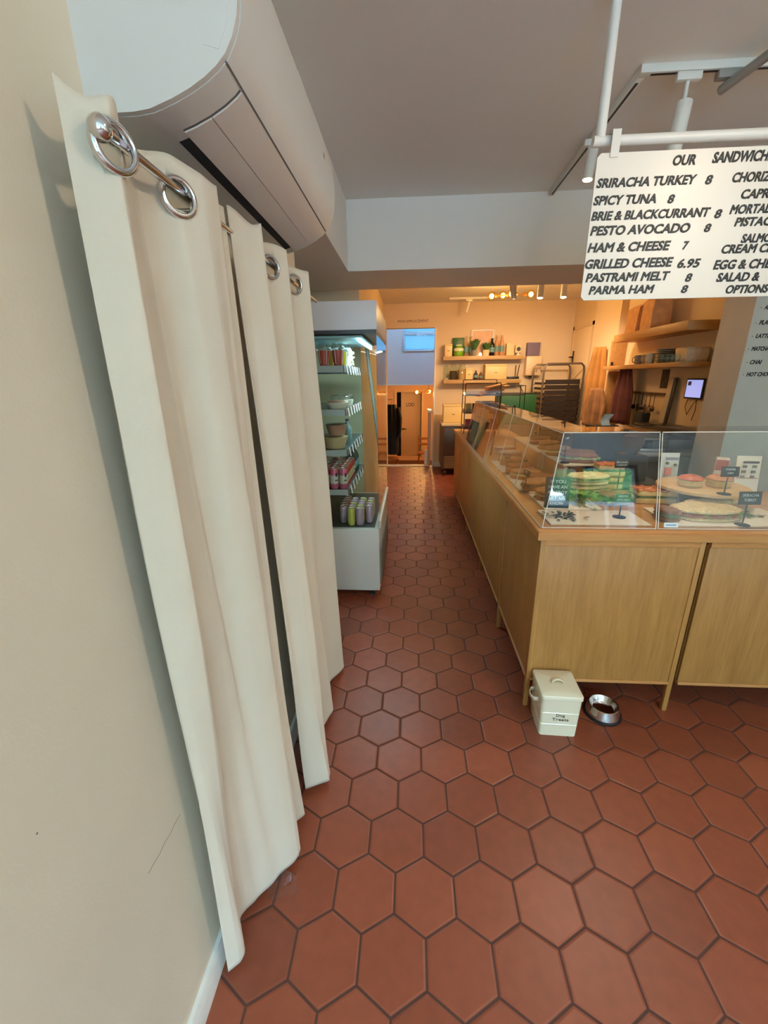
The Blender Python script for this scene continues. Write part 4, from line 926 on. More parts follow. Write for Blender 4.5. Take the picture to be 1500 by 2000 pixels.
LINES = [('OUR', 1313, 1357, 323, 20), ('SANDWICHES', 1390, None, 318, 21),
 ('SRIRACHA TURKEY', 1164, 1358, 367, 18), ('8', 1376, 1390, 360, 18), ('SPICY TUNA', 1158, 1280, 401, 18), ('8', 1303, 1316, 397, 17),
 ('BRIE & BLACKCURRANT', 1154, 1384, 431, 17.5), ('8', 1394, 1408, 426, 17), ('PESTO AVOCADO', 1152, 1345, 460, 18), ('8', 1374, 1387, 453, 16),
 ('HAM & CHEESE', 1147, 1307, 493, 18), ('7', 1332, 1344, 487, 16), ('GRILLED CHEESE', 1142, 1312, 525, 18), ('6.95', 1322, 1366, 523, 17),
 ('PASTRAMI MELT', 1143, 1306, 551, 17), ('8', 1337, 1350, 550, 16), ('PARMA HAM', 1149, 1276, 575, 16), ('8', 1329, 1342, 572, 15),
 ('CHORIZO', 1429, None, 356, 19), ('CAPRESE', 1446, None, 388, 18), ('MORTADELLA', 1424, None, 418, 18), ('PISTACHIO', 1433, None, 442, 17),
 ('SALMON', 1446, None, 474, 17), ('CREAM CHEESE', 1408, None, 495, 17), ('EGG & CHEESE', 1392, None, 526, 18), ('SALAD &', 1398, None, 550, 17), ('OPTIONS', 1416, None, 573, 16)]
for tx, a, b, y, hp in LINES:
    xa, za = bp(a, y); xb = bp(b, y)[0] if b else xa+len(tx)*0.0215
    h = bp(a, y-hp)[1]-za
    writing('lettering', tx, xa, xb, h, frame((0, -0.0012, za), (1, 0, 0), (0, 0, 1)), M_LTR, sg, 0.20, 0.045, 0.0004)

# drinks lettering on the pier
dm = thing('drinks_menu', 'black drinks lettering with prices on the pale pier', 'menu', (2.52, 3.5295, 1.45))
def pp(x, y): p = aY(x, y, 3.53); return p.x-2.52, p.z-1.45
for tx, a, y, hp in (('AMERICANO', 1492, 604, 8), ('FLAT WHITE', 1482, 634, 8.5), ('LATTE', 1475, 660, 8), ('MATCHA', 1467, 685, 8), ('CHAI', 1464, 711, 8), ('HOT CHOCOLATE', 1457, 735, 8)):
    xa, za = pp(a, y); h = pp(a, y-hp)[1]-za
    writing('lettering', tx, xa, xa+len(tx)*h*0.72, h, frame((0, 0, za), (1, 0, 0), (0, 0, 1)), M_LTR, dm, 0.25, 0.05, 0.0006)
    MB().box((xa-0.022, 0, za+h*0.4), (0.009, 0.0006, 0.006)).build('dot', mat('faint_dot', (140, 132, 122), 0.7), dm)

# ------------------------------------------------------------------ ceiling track and spots over the front counter
M_TRK = mat('track_white', (232, 230, 222), 0.4)
tr = thing('lighting_track', 'white L shaped lighting track on the ceiling over the counter', 'lighting track', (0.965, 2.30, 2.85))
MB().b2(-0.017, 1.55, -0.017, 0.017, 0.0, 0.03, 0.002).build('track', M_TRK, tr)
MB().b2(-0.017, 0.017, 0.018, 1.22, 0.0, 0.03, 0.002).build('track', M_TRK, tr)
MB().b2(-0.006, 0.006, 0.05, 1.2, -0.0012, 0.001).build('slot', M_BLACK, tr)
MB().b2(0.03, 1.5, -0.006, 0.006, -0.0012, 0.001).build('slot', M_BLACK, tr)
def spot(label, pos, stem, aim, L=0.20, r=0.031, grp='white track spotlights over the front counter', lit=True, m=None):
    t = thing('spotlight', label, 'spotlight', pos, 0, grp); d = Vector(aim).normalized(); m = m or M_TRK
    MB().b2(-0.05, 0.05, -0.016, 0.016, -0.030, -0.001, 0.003).build('adapter', m, t)
    MB().cyl((0, 0, -0.03), (0, 0, -stem), 0.008, None, 12).build('stem', m, t)
    p = Vector((0, 0, -stem))
    MB().cyl(p-d*0.03, p+d*(L-0.03), r, None, 24).build('can', m, t, True, 0.9)
    MB().cyl(p+d*(L-0.031), p+d*(L-0.027), r*0.86, None, 24).build('lens', M_SPOTGLOW if lit else mat('lens_off', (120, 110, 100), 0.2), t)
    return t
spot('white spotlight hanging from the cross track left of the second one', (1.15, 2.30, 2.85), 0.13, (-0.10, -0.05, -1), 0.22)
spot('white spotlight on the cross track tilted towards the street', (1.315, 2.30, 2.85), 0.05, (0.22, -1.0, 0.02), 0.34, 0.018, 'white track spotlights over the front counter', False, mat('spot_grey', (140, 132, 122), 0.4))
spot('lit white spotlight on the long track just left of the menu board', (0.965, 2.80, 2.85), 0.06, (-0.08, 0.0, -1), 0.15, 0.027)
s = MB().lathe([(0.0, 0.0), (0.011, 0.0), (0.014, -0.006), (0.011, -0.016), (0.0, -0.02)], n=16)
solo('ceiling_hook', s, M_IRON, 'small dark screw hook on the ceiling beside the menu pole', 'hook', (0.635, 1.86, 2.88))

# ------------------------------------------------------------------ rear room lights
M_RTRK = mat('track_grey_white', (190, 184, 172), 0.45)
t2 = thing('lighting_track', 'pale track with spots in front of the kitchen shelves', 'lighting track', (1.85, 5.6, 2.76))
MB().b2(-0.75, 0.95, -0.017, 0.017, 0.0, 0.03, 0.002).build('track', M_RTRK, t2)
for xx in (-0.6, 0.8): MB().cyl((xx, 0, 0.03), (xx, 0, 0.12), 0.006).build('hanger', M_RTRK, t2)
names = ('grey rear spotlight turned away, under the glowing bulbs', 'lit rear spotlight below the right glowing bulb', 'brightest lit rear spotlight, left of the unlit grey one', 'unlit grey rear spotlight peeping left under the menu board', 'pale rear spotlight under the menu board, tilted', 'lit rear spotlight above the paper bags')
xs_ = (1.19, 1.52, 1.79, 2.06, 2.37, 2.70)
for k in range(6):
    lit = k in (1, 2, 5)
    aim = ((0.25, 0.2, -1), (-0.05, -0.12, -1), (-0.05, -0.15, -1), (-0.55, -0.75, -0.7), (-0.25, 0.3, -1), (-0.1, -0.2, -1))[k]
    spot(names[k], (xs_[k], 5.6, 2.76), 0.11, aim, 0.15, 0.035, 'rear track spotlights', lit, M_RTRK if not lit or k == 5 else M_TRK)
t3 = thing('lighting_track', 'short pale track on the far ceiling with shadows on the wall', 'lighting track', (0.95, 7.55, 2.85))
MB().b2(-0.35, 0.35, -0.016, 0.016, 0, 0.03, 0.002).build('track', M_TRK, t3)
spot('thin pale spotlight on the far ceiling track near the opening', (0.92, 7.55, 2.85), 0.06, (-0.25, 0.2, -1), 0.17, 0.022, 'rear track spotlights', False)
M_GLOBE = clear_mat('amber_globe_glass', (1.0, 0.90, 0.66), 1.0)
def chandelier(label, pos, bulbs, grp, power, r=0.058):
    t = thing('chandelier', label, 'chandelier', pos, 0, grp)
    M_BR = mat('brass_arm', (190, 132, 62), 0.35, 0.8)
    MB().cyl((0, 0, 0.02), (0, 0, 0.19), 0.008).lathe([(0.0, 0.19), (0.045, 0.19), (0.045, 0.20), (0.0, 0.20)]).build('ceiling_stem', M_BR, t)
    MB().sph((0, 0, 0), 0.028).build('hub', M_BR, t)
    for b in bulbs:
        b = Vector(b); d = b.normalized()
        a = MB().cyl((0, 0, 0), b-d*r, 0.008).cyl(b-d*(r+0.04), b-d*(r-0.008), 0.020).build('arm', M_BR, t)
        MB().sph(b, r, n=20).build('globe', M_GLOBE, a)
        MB().sph(b, r*0.52, n=16).build('bulb', M_BULB, a)
        wp = Vector(pos)+b-Vector((0, 0, r*0.72))
        lamp('POINT', 'globe_light', wp, power, (1.0, 0.62, 0.26), shadow_soft_size=r*0.15)
    return t
chandelier('brass chandelier with glowing globe bulbs before the far wall', (1.36, 6.2, 2.68), ((-0.31, 0.0, -0.015), (-0.14, 0.12, 0.01), (0.20, 0.0, -0.005), (-0.10, -0.22, -0.03)), 'globe chandeliers', 9)
chandelier('globe chandelier hanging in the lower room over the loo door', (0.43, 11.0, 1.30), ((-0.30, 0.0, 0.0), (0.02, 0.02, 0.012), (0.26, 0.0, 0.02)), 'globe chandeliers', 16, 0.07)

# ------------------------------------------------------------------ rear wall: shelves and what stands on them
def wallshelf(label, x0, x1, zt, th=0.065, d=0.24):
    cx = (x0+x1)/2
    return solo('wall_shelf', MB().b2(x0-cx, x1-cx, -d, -0.001, -th, 0, 0.003), M_SHELF, label, 'shelf', (cx, 8.0, zt), 0, 'oak shelves on the far wall')
UZ, LZ = 1.995, 1.605
wallshelf('upper oak shelf on the far wall with plants and bottles', 0.545, 1.93, UZ)
wallshelf('lower oak shelf on the far wall with jars and cream box', 0.560, 1.905, LZ)
M_TIN2 = mat('cream_tin', (234, 204, 140), 0.4)
def tinbox(label, x, y, z, w, h, d=0.14, grp='cream storage tins'):
    t = thing('storage_tin', label, 'storage tin', (x, y, z), 0, grp)
    MB().box((0, 0, h*0.44), (w, d, h*0.88), (0, 0, 0), 0.008).build('body', M_TIN2, t)
    MB().box((0, 0, h*0.94), (w*1.03, d*1.03, h*0.12), (0, 0, 0), 0.006).build('lid', M_TIN2, t)
    MB().box((0, -d/2-0.001, h*0.45), (min(0.05, w*0.3), 0.003, 0.012)).build('plate', mat('tin_plate_brown', (150, 104, 56), 0.5), t)
    return t
tinbox('small cream tin at the left end of the upper shelf', 0.635, 7.87, UZ, 0.13, 0.205)
tinbox('small cream tin between jars on the lower shelf', 1.01, 7.87, LZ, 0.125, 0.185)
tinbox('wide cream tin with dark plate on the lower shelf', 1.47, 7.87, LZ, 0.37, 0.25, 0.18)
M_CLR = clear_mat('jar_glass', (0.88, 0.92, 0.88), 1.2)
gj = thing('green_jar', 'green juice jar with white label on the upper shelf', 'jar', (0.815, 7.84, UZ))
MB().lathe([(0, 0), (0.075, 0), (0.085, 0.02), (0.085, 0.12), (0.06, 0.15), (0.05, 0.17), (0, 0.17)]).build('body', mat('bright_green_jar', (120, 170, 40), 0.2), gj)
MB().lathe([(0.05, 0.17), (0.055, 0.171), (0.055, 0.19), (0, 0.19)]).build('lid', mat('jar_lid_pale', (214, 220, 190), 0.4), gj)
MB().lathe([(0.086, 0.085), (0.0865, 0.086), (0.0865, 0.13), (0.086, 0.131)]).build('label', mat('jar_label', (224, 226, 190), 0.5), gj)
solo('green_carton', MB().box((0, 0, 0.155), (0.20, 0.07, 0.31), (0, 0, 0), 0.01), mat('carton_green', (34, 92, 48), 0.4), 'dark green carton behind the green jar on the upper shelf', 'carton', (0.815, 7.955, UZ))
M_AMB = mat('syrup_amber', (186, 120, 66), 0.2); M_PALEB = clear_mat('pale_bottle_glass', (0.95, 0.88, 0.76), 1.6)
k0 = bottle('pale syrup bottle left of the first plant on the upper shelf', (0.945, 7.88, UZ), M_PALEB, 'syrup_bottle', 'bottle', 'syrup bottles on the upper shelf', 0.038, 0.33, mat('cap_pale', (214, 190, 150), 0.4))
dup(k0, (1.035, 7.93, UZ), 0, 'pale syrup bottle behind the first plant on the upper shelf')
k1 = bottle('red labelled syrup bottle right of the black one', (1.475, 7.90, UZ), mat('syrup_rosy', (206, 148, 104), 0.25), 'syrup_bottle', 'bottle', 'syrup bottles on the upper shelf', 0.036, 0.34, mat('cap_pale', (214, 190, 150), 0.4))
dup(k1, (1.565, 7.90, UZ), 0.5, 'rightmost red labelled syrup bottle on the upper shelf')
bottle('black bottle with round stopper on the upper shelf', (1.385, 7.85, UZ), mat('black_glass', (20, 18, 30), 0.12), 'black_bottle', 'bottle', None, 0.048, 0.285)
def plant(label, x, y, z, potm, r, hgt, seed, spread, n=70):
    t = thing('potted_plant', label, 'plant', (x, y, z), 0, 'potted plants on the upper shelf'); rs = random.Random(seed)
    MB().lathe([(0, 0), (r*0.8, 0), (r, 0.095), (r*0.92, 0.095), (r*0.9, 0.085), (0, 0.085)], n=20).build('pot', potm, t)
    m = MB()
    for k in range(n):
        a = rs.uniform(0, 6.28); e = rs.uniform(0.1, 1.2); L = rs.uniform(0.6, 1.0)*hgt
        m.leaf((r*0.4*math.cos(a), r*0.4*math.sin(a), 0.088), (math.cos(a)*spread*e, math.sin(a)*spread*e, 1.0), L, rs.uniform(.010, .018))
    m.build('foliage', mat('plant_green', (70, 104, 48), 0.6, var=0.3, vscale=30), t)
    return t
plant('spiky green plant in grey pot on the upper shelf', 1.085, 7.80, UZ, mat('pot_grey', (150, 140, 126), 0.6), 0.05, 0.24, 1, 0.40, 110)
plant('bushy green plant in cream pot before the picture', 1.285, 7.80, UZ, mat('pot_cream', (232, 206, 160), 0.5), 0.058, 0.17, 2, 0.6, 110)
t = thing('picture_frame', 'pale framed picture standing on the upper shelf', 'picture', (1.235, 7.985, UZ))
for a in ((-0.20, -0.175, 0, 0.44), (0.175, 0.20, 0, 0.44), (-0.175, 0.175, 0, 0.025), (-0.175, 0.175, 0.415, 0.44)): MB().b2(a[0], a[1], -0.02, 0.0, a[2], a[3], 0.002).build('frame_side', M_WHITE, t)
MB().b2(-0.175, 0.175, -0.008, -0.002, 0.025, 0.415).build('print', mat('print_peach', (226, 178, 140), 0.5, var=0.15, vscale=9), t)
solo('snow_lamp', MB().sph((0, 0, 0.026), 0.026), mat('small_lamp_glow', (255, 226, 160), 0.3, emit=3.0), 'small glowing lamp between the two plants on the upper shelf', 'lamp', (1.185, 7.79, UZ))
solo('card_box', MB().box((0, 0, 0.10), (0.13, 0.10, 0.20), (0, 0, 0), 0.003), mat('box_cream', (238, 206, 156), 0.6), 'plain cream box right of the syrup bottles', 'box', (1.70, 7.88, UZ))
t = thing('webcam', 'white camera with black round lens on the upper shelf', 'camera', (1.845, 7.86, UZ))
MB().lathe([(0, 0), (0.045, 0), (0.045, 0.01), (0.015, 0.03), (0.015, 0.05), (0, 0.05)]).build('stand', M_WHITE, t)
MB().box((0, 0.02, 0.105), (0.11, 0.05, 0.13), (0, 0, 0), 0.015).build('housing', mat('cam_cream', (236, 206, 160), 0.4), t)
MB().cyl((0, -0.018, 0.105), (0, -0.004, 0.105), 0.034, 0.034, 20).build('lens', M_BLACK, t)
# lower shelf
def jar(label, x, y, z, r, h, fillm, lf, grp='glass jars on the lower shelf'):
    t = thing('glass_jar', label, 'jar', (x, y, z), 0, grp)
    MB().lathe([(0, 0.003), (r*0.92, 0.003), (r*0.94, h*lf), (0, h*lf+0.004)], n=20).build('contents', fillm, t)
    MB().lathe([(0, 0), (r, 0), (r, h*0.72), (r*0.75, h*0.82), (r*0.75, h*0.86)], n=20).build('glass', M_CLR, t)
    MB().lathe([(0, h*0.84), (r*0.8, h*0.84), (r*0.8, h*0.93), (r*0.3, h*0.97), (0, h)], n=20).build('stopper', M_CLR, t)
    return t
M_BEAN = mat('dark_beans', (70, 50, 34), 0.7, var=0.3, vscale=80); M_OATS = mat('pale_oats', (200, 156, 100), 0.8, var=0.2, vscale=80)
jar('tall clear jar at the left end of the lower shelf', 0.610, 7.90, LZ, 0.05, 0.28, M_PAPER, 0.1)
jar('clear jar of dark beans on the lower shelf', 0.735, 7.85, LZ, 0.068, 0.27, M_BEAN, 0.55)
jar('clear jar of pale oats on the lower shelf', 0.885, 7.85, LZ, 0.070, 0.28, M_OATS, 0.60)
bottle('small dark bottle by the cream tin on the lower shelf', (1.13, 7.84, LZ), mat('purple_black', (52, 28, 32), 0.3), 'small_bottle', 'bottle', 'small dark bottles on the lower shelf', 0.036, 0.15)
k = bottle('small brown jar beside the wide cream tin on the lower shelf', (1.22, 7.84, LZ), mat('brown_jar', (110, 66, 40), 0.3), 'small_bottle', 'bottle', 'small dark bottles on the lower shelf', 0.036, 0.13, mat('cap_cream', (226, 196, 140), 0.5))
t = thing('wifi_router', 'black router with two upright aerials on the lower shelf end', 'router', (1.785, 7.86, LZ))
MB().box((0, 0, 0.022), (0.19, 0.13, 0.04), (0, 0, 0), 0.006).build('body', M_BLACK, t)
MB().cyl((0.05, 0.06, 0.03), (0.055, 0.06, 0.23), 0.007).build('aerial', M_BLACK, t)
MB().cyl((0.085, 0.06, 0.03), (0.115, 0.06, 0.24), 0.007).build('aerial', M_BLACK, t)
m = MB().tube([(0, 0, 0), (0.03, -0.01, -0.10), (0.10, -0.02, -0.20), (0.13, -0.03, -0.28), (0.09, -0.03, -0.32)], 0.005)
solo('router_cable', m, M_IRON, 'dark cable looping down from the shelf by the router', 'cable', (1.91, 7.98, LZ-0.02))
# soap and towel dispensers
t = thing('paper_towel_dispenser', 'cream paper towel dispenser on the far wall right of the shelves', 'dispenser', (2.13, 8.0, 1.655))
MB().box((0, -0.075, 0.165), (0.27, 0.15, 0.33), (0, 0, 0), 0.02).build('housing', mat('dispenser_cream', (236, 206, 164), 0.35), t)
MB().box((0.05, -0.151, 0.085), (0.014, 0.003, 0.05)).build('window_slot', mat('slot_brown', (150, 110, 74), 0.4), t)
MB().box((-0.03, -0.09, -0.012), (0.05, 0.05, 0.028), (0, 0, 0), 0.005).build('lock', M_BLACK, t)
t = thing('purple_box', 'mauve box resting on top of the towel dispenser', 'box', (2.11, 7.93, 1.987))
MB().box((0, 0, 0.105), (0.215, 0.11, 0.21), (0, 0, 0), 0.008).build('box', mat('mauve_card', (122, 104, 128), 0.6), t)
MB().box((0, 0, 0.206), (0.218, 0.113, 0.02), (0, 0, 0), 0.004).build('lid', mat('mauve_card_lid', (132, 112, 134), 0.6), t)
# lettering over the opening
wt_ = thing('wall_lettering', 'small brown lettering on the wall above the tall opening', 'lettering', (0.0, 7.9995, 2.56))
a, b = aY(777, 628, 8.0), aY(837, 627, 8.0)
writing('lettering', 'MON EMPLACEMENT', a.x, b.x, 0.045, frame((0, 0, a.z-2.56-0.02), (1, 0, 0), (0, 0, 1)), mat('brown_lettering', (140, 96, 62), 0.7), wt_, 0, 0.01, 0.0006)
# undercounter fridge with cream tin on top by the far wall
uf = thing('undercounter_fridge', 'brown steel undercounter fridge on castors by the far wall', 'fridge', (0.93, 7.55, 0))
MB().b2(-0.40, 0.40, -0.36, 0.40, 0.12, 0.86, 0.008).build('body', mat('fridge_brown_steel', (96, 78, 62), 0.35, 0.5), uf)
MB().b2(-0.42, 0.42, -0.39, 0.42, 0.862, 0.90, 0.004).build('worktop', mat('fridge_top', (214, 192, 150), 0.4), uf)
MB().b2(-0.38, 0.38, -0.376, -0.362, 0.38, 0.84, 0.004).build('door', mat('fridge_door', (84, 66, 52), 0.3, 0.5), uf)
for k in range(8): MB().b2(-0.36, 0.36, -0.372, -0.361, 0.145+0.027*k, 0.157+0.027*k).build('vent_slat', mat('vent_slat_tan', (160, 126, 88), 0.4, 0.4), uf)
for sx_ in (-1, 1):
    for sy_ in (-1, 1): MB().cyl((sx_*0.34-0.012, sy_*0.3, 0.045), (sx_*0.34+0.012, sy_*0.3, 0.045), 0.045).b2(sx_*0.34-0.02, sx_*0.34+0.02, sy_*0.3-0.02, sy_*0.3+0.02, 0.06, 0.12).build('castor', M_BLACK, uf)
tinbox('big cream bread tin on top of the brown fridge', 0.72, 7.52, 0.902, 0.34, 0.30, 0.26)
# ------------------------------------------------------------------ snack rack at the far end of the counter
rk = thing('snack_rack', 'black wire snack rack with clear fronted tiers at the counter end', 'rack', (0.86, 5.42, HT))
ro = Vector((0.86, 5.42, HT))
for sx_ in (-0.21, 0.21):
    for sy_ in (-0.14, 0.14): MB().cyl((sx_, sy_, 0), (sx_, sy_, 0.60 if sy_ < 0 else 0.64), 0.005).build('upright', M_IRON, rk)
for z in (0.06, 0.25, 0.46):
    m = MB().b2(-0.21, 0.21, -0.17, 0.14, z, z+0.006)
    s = m.build('tier', M_IRON, rk)
    MB().b2(-0.215, 0.215, -0.176, -0.171, z-0.005, z+0.055).b2(-0.216, -0.211, -0.17, 0.14, z-0.005, z+0.05).build('clear_front', clear_mat('tier_front', (0.80, 0.80, 0.84), 2.2, 0.1), s)
for y, z in ((-0.14, 0.60), (0.14, 0.64)): MB().tube([(-0.21, y, z-.01), (-0.20, y, z), (0.20, y, z), (0.21, y, z-.01)], 0.005).build('top_wire', M_IRON, rk)
rs = random.Random(11)
cols = [('snack_red', (176, 40, 44)), ('snack_green', (40, 104, 58)), ('snack_cream', (224, 200, 160)), ('snack_black', (34, 30, 28)), ('snack_gold', (190, 150, 70))]
def packet(label, pos, rz, c, w=0.075, h=0.11, th=0.03, tilt=-0.2, grp='snack packets in the rack'):
    m = MB(); n = 8
    rows = []
    for j in range(9):
        v = j/8; b = math.sin(PI*v)**0.6 if 0 < v < 1 else 0.03
        rows.append([Vector((w/2*math.cos(2*PI*k/16)*(0.96+0.04*b), th/2*math.sin(2*PI*k/16)*b, h*v)) for k in range(16)])
    m.grid(rows, True)
    o = solo('snack_packet', m, mat(c[0], c[1], 0.35, var=0.15, vscale=30), label, 'snack packet', pos, rz, grp); o.rotation_euler = (tilt, 0, rz); return o
words = {'snack_red': 'red', 'snack_green': 'green', 'snack_cream': 'cream', 'snack_black': 'black', 'snack_gold': 'gold'}
seq = [(0, 'bottom', 0.067), (1, 'middle', 0.257)]
cc = {'bottom': [0, 1, 2, 0, 3], 'middle': [4, 3, 1, 3, 2]}
nth = ('leftmost', 'second from left', 'middle', 'second from right', 'rightmost')
for _, tier, z in seq:
    for k in range(5):
        c = cols[cc[tier][k]]
        packet(f'{words[c[0]]} snack packet, {nth[k]} on the {tier} tier of the rack', (0.86-0.155+0.078*k, 5.42-0.09, HT+z), rs.uniform(-.15, .15), c)
bags = [(-0.10, -0.05, 0.9), (0.02, 0.0, 1.2), (0.11, 0.03, 0.6), (0.05, -0.04, 0.3)]
M_KRAFT = mat('kraft_paper', (216, 156, 96), 0.7, var=0.15, vscale=12, bump=0.2, bscale=40)
for k, (x, y, rz) in enumerate(bags):
    m = MB(); m.box((0, 0, 0.014+0.026*k), (0.32-0.03*k, 0.18, 0.020), (0.0, -0.20, rz*0.3), 0.006)
    solo('paper_bag', m, M_KRAFT, ('flat kraft bag at the bottom of the pile on the rack top', 'flat kraft bag second from bottom on the rack top', 'flat kraft bag third from bottom on the rack top', 'flat kraft bag crowning the pile on the rack top')[k], 'paper bag', (0.90+x*0.5+0.10, 5.42+y, HT+0.475), 0, 'kraft bags piled on the rack top')
# second open rack behind it
r2 = thing('wire_stand', 'black wire stand with dark cloth right of the snack rack', 'rack', (1.30, 5.75, HT))
for sx_ in (-0.15, 0.15):
    for sy_ in (-0.12, 0.12): MB().cyl((sx_, sy_, 0), (sx_, sy_, 0.56), 0.005).build('upright', M_IRON, r2)
for z in (0.20, 0.44): MB().b2(-0.15, 0.15, -0.12, 0.12, z, z+0.008).build('tier', M_IRON, r2)
MB().tube([(-0.15, -0.12, .555), (0.15, -0.12, .56), (0.15, 0.12, .56), (-0.15, 0.12, .56)], 0.005, 8, True).build('top_wire', M_IRON, r2)
m = MB(); rs2 = random.Random(5)
m.grid([[Vector((-0.12+0.03*i, -0.10+0.04*j, 0.02+0.05*rs2.random()+0.04*math.sin(i*1.3))) for i in range(9)] for j in range(6)])
k = solo('dark_cloth', m, mat('black_cloth', (26, 22, 24), 0.9), 'crumpled black cloth lying on the wire stand tier', 'cloth', (1.30, 5.75, HT+0.21)); sm = k.modifiers.new('t', 'SOLIDIFY'); sm.thickness = 0.01
t = thing('green_crate', 'dark green crate by the far wall under the router', 'crate', (1.72, 7.25, 0))
MB().b2(-0.30, 0.30, -0.22, 0.22, 0.02, 0.90, 0.004).build('stand_body', mat('crate_stand', (70, 60, 50), 0.6), t)
MB().b2(-0.30, 0.28, -0.22, 0.22, 0.905, 1.375, 0.015).build('green_box', mat('box_dark_green', (34, 84, 44), 0.45), t)
for sx_ in (-0.25, 0.25):
    for sy_ in (-0.18, 0.18): MB().b2(sx_-0.02, sx_+0.02, sy_-0.02, sy_+0.02, 0, 0.02).build('foot', M_BLACK, t)
solo('serving_tray', MB().b2(-0.29, 0.27, -0.21, 0.21, 0, 0.012, 0.003), M_BLACK, 'thin black tray lying on the dark green crate', 'tray', (1.72, 7.25, 1.376))
# bakery tray trolley
tt = thing('tray_trolley', 'dark steel bakery trolley with stacked trays by the kitchen door', 'trolley', (2.40, 7.40, 0))
M_TROL = mat('trolley_steel', (120, 104, 88), 0.35, 0.7); M_TRAY = mat('dark_tray', (54, 44, 40), 0.5, 0.4)
for sy_ in (-0.30, 0.30):
    MB().tube([(-0.31, sy_, 0.10), (-0.31, sy_, 1.72), (-0.30, sy_, 1.79), (-0.26, sy_, 1.83), (0.26, sy_, 1.83), (0.30, sy_, 1.79), (0.31, sy_, 1.72), (0.31, sy_, 0.10)], 0.016).build('side_frame', M_TROL, tt)
for k in range(18):
    z = 0.20+0.082*k
    MB().b2(-0.305, -0.275, -0.30, 0.30, z, z+0.006).build('runner', M_TROL, tt); MB().b2(0.275, 0.305, -0.30, 0.30, z, z+0.006).build('runner', M_TROL, tt)
for sx_ in (-0.29, 0.29):
    for sy_ in (-0.28, 0.28): MB().cyl((sx_-0.012, sy_, 0.05), (sx_+0.012, sy_, 0.05), 0.05).b2(sx_-0.018, sx_+0.018, sy_-0.018, sy_+0.018, 0.06, 0.11).build('castor', M_BLACK, tt)
for k in range(17):
    z = 0.207+0.082*k
    tr_ = MB().b2(-0.27, 0.27, -0.295, 0.29, 0, 0.004).b2(-0.27, 0.27, -0.297, -0.292, 0, 0.072).b2(-0.272, -0.268, -0.295, 0.29, 0, 0.03)
    lv = ('lowest', 'second lowest', 'third lowest', 'fourth lowest', 'fifth lowest', 'sixth lowest', 'seventh lowest', 'eighth lowest', 'ninth', 'eighth highest', 'seventh highest', 'sixth highest', 'fifth highest', 'fourth highest', 'third highest', 'second highest', 'highest')[k]
    solo('baking_tray', tr_, M_TRAY, f'dark baking tray in the {lv} slot of the trolley', 'tray', (2.40, 7.40, z), 0, 'baking trays in the trolley')

# ------------------------------------------------------------------ kitchen side on the right wall
bc = thing('back_counter', 'back counter along the kitchen wall below the shelves', 'counter', (2.49, 5.0, 0))
MB().b2(-0.42, 0.29, -1.05, 1.05, 0.10, 0.93).build('body', mat('counter_body_dark', (62, 52, 44), 0.5), bc)
MB().b2(-0.45, 0.295, -1.08, 1.08, 0.932, 0.97, 0.003).build('top', mat('counter_top_steel', (168, 150, 128), 0.35, 0.6), bc)
MB().b2(-0.22, 0.29, -1.0, 1.0, 0.0, 0.10).build('plinth', M_DARK, bc)
def kshelf(label, y0, y1, zt, th, x0=2.505):
    cy = (y0+y1)/2
    return solo('wall_shelf', MB().b2(x0-2.79, -0.001, y0-cy, y1-cy, -th, 0, 0.003), M_SHELFY, label, 'shelf', (2.79, cy, zt), 0, 'oak shelves on the kitchen wall')
kshelf('upper oak shelf on the kitchen wall with paper bags', 4.29, 5.75, 2.115, 0.085)
kshelf('lower oak shelf on the kitchen wall with mugs and plates', 4.30, 5.95, 1.758, 0.045)
M_CTB = mat('ceramic_grey', (150, 142, 128), 0.35); M_CTW = mat('ceramic_pale', (206, 188, 158), 0.35)
def kbag(label, y, w, h, seed, x=2.62):
    m = MB(); rs = random.Random(seed); d = 0.10
    R = []
    for v, k in ((0, 1), (0.05, 1), (0.5, 0.97), (0.85, 0.9), (0.93, 0.55), (1.0, 0.25)):
        R.append([Vector((sx_*d*k+rs.uniform(-.004, .004), sy_*w/2*(1 if v < .9 else 1.02)+rs.uniform(-.004, .004), h*v)) for sx_, sy_ in ((-1, -1), (-1, -.3), (-1, .3), (-1, 1), (1, 1), (1, .3), (1, -.3), (1, -1))])
    m.grid(R, True); m.bm.faces.new([m.bm.verts.new(p) for p in R[-1]])
    return solo('paper_bag', m, M_KRAFT, label, 'paper bag', (x, y, 2.117), 0, 'brown paper bags on the upper kitchen shelf', 0.3)
kbag('crumpled brown paper bag at the far end of the kitchen shelf', 5.40, 0.26, 0.29, 1)
kbag('taller folded brown paper bag, nearer one on the kitchen shelf', 5.08, 0.22, 0.33, 2)
def mug(label, pos, m_, r=0.042, h=0.085, rz=0.0, grp='mugs on the lower kitchen shelf'):
    t = thing('mug', label, 'mug', pos, rz, grp)
    MB().lathe([(0, 0), (r*0.85, 0), (r, h*0.3), (r, h), (r*0.92, h), (r*0.92, h*0.1), (0, h*0.08)], n=22).build('cup', m_, t)
    MB().tube([(-r, 0, h*0.8), (-r-0.022, 0, h*0.72), (-r-0.026, 0, h*0.5), (-r-0.02, 0, h*0.28), (-r*0.95, 0, h*0.2)], 0.005).build('handle', m_, t)
    return t
mg = mug('dark grey mug at the far end of the lower kitchen shelf', (2.585, 5.22, 1.759), M_CTB, 0.045, 0.10)
dup(mg, (2.585, 5.06, 1.759), 0.3, 'grey mug next to the pale mug on the lower kitchen shelf')
mug('pale glazed mug before the plate stack on the lower shelf', (2.57, 4.95, 1.759), M_CTW, 0.046, 0.105, 0.4)
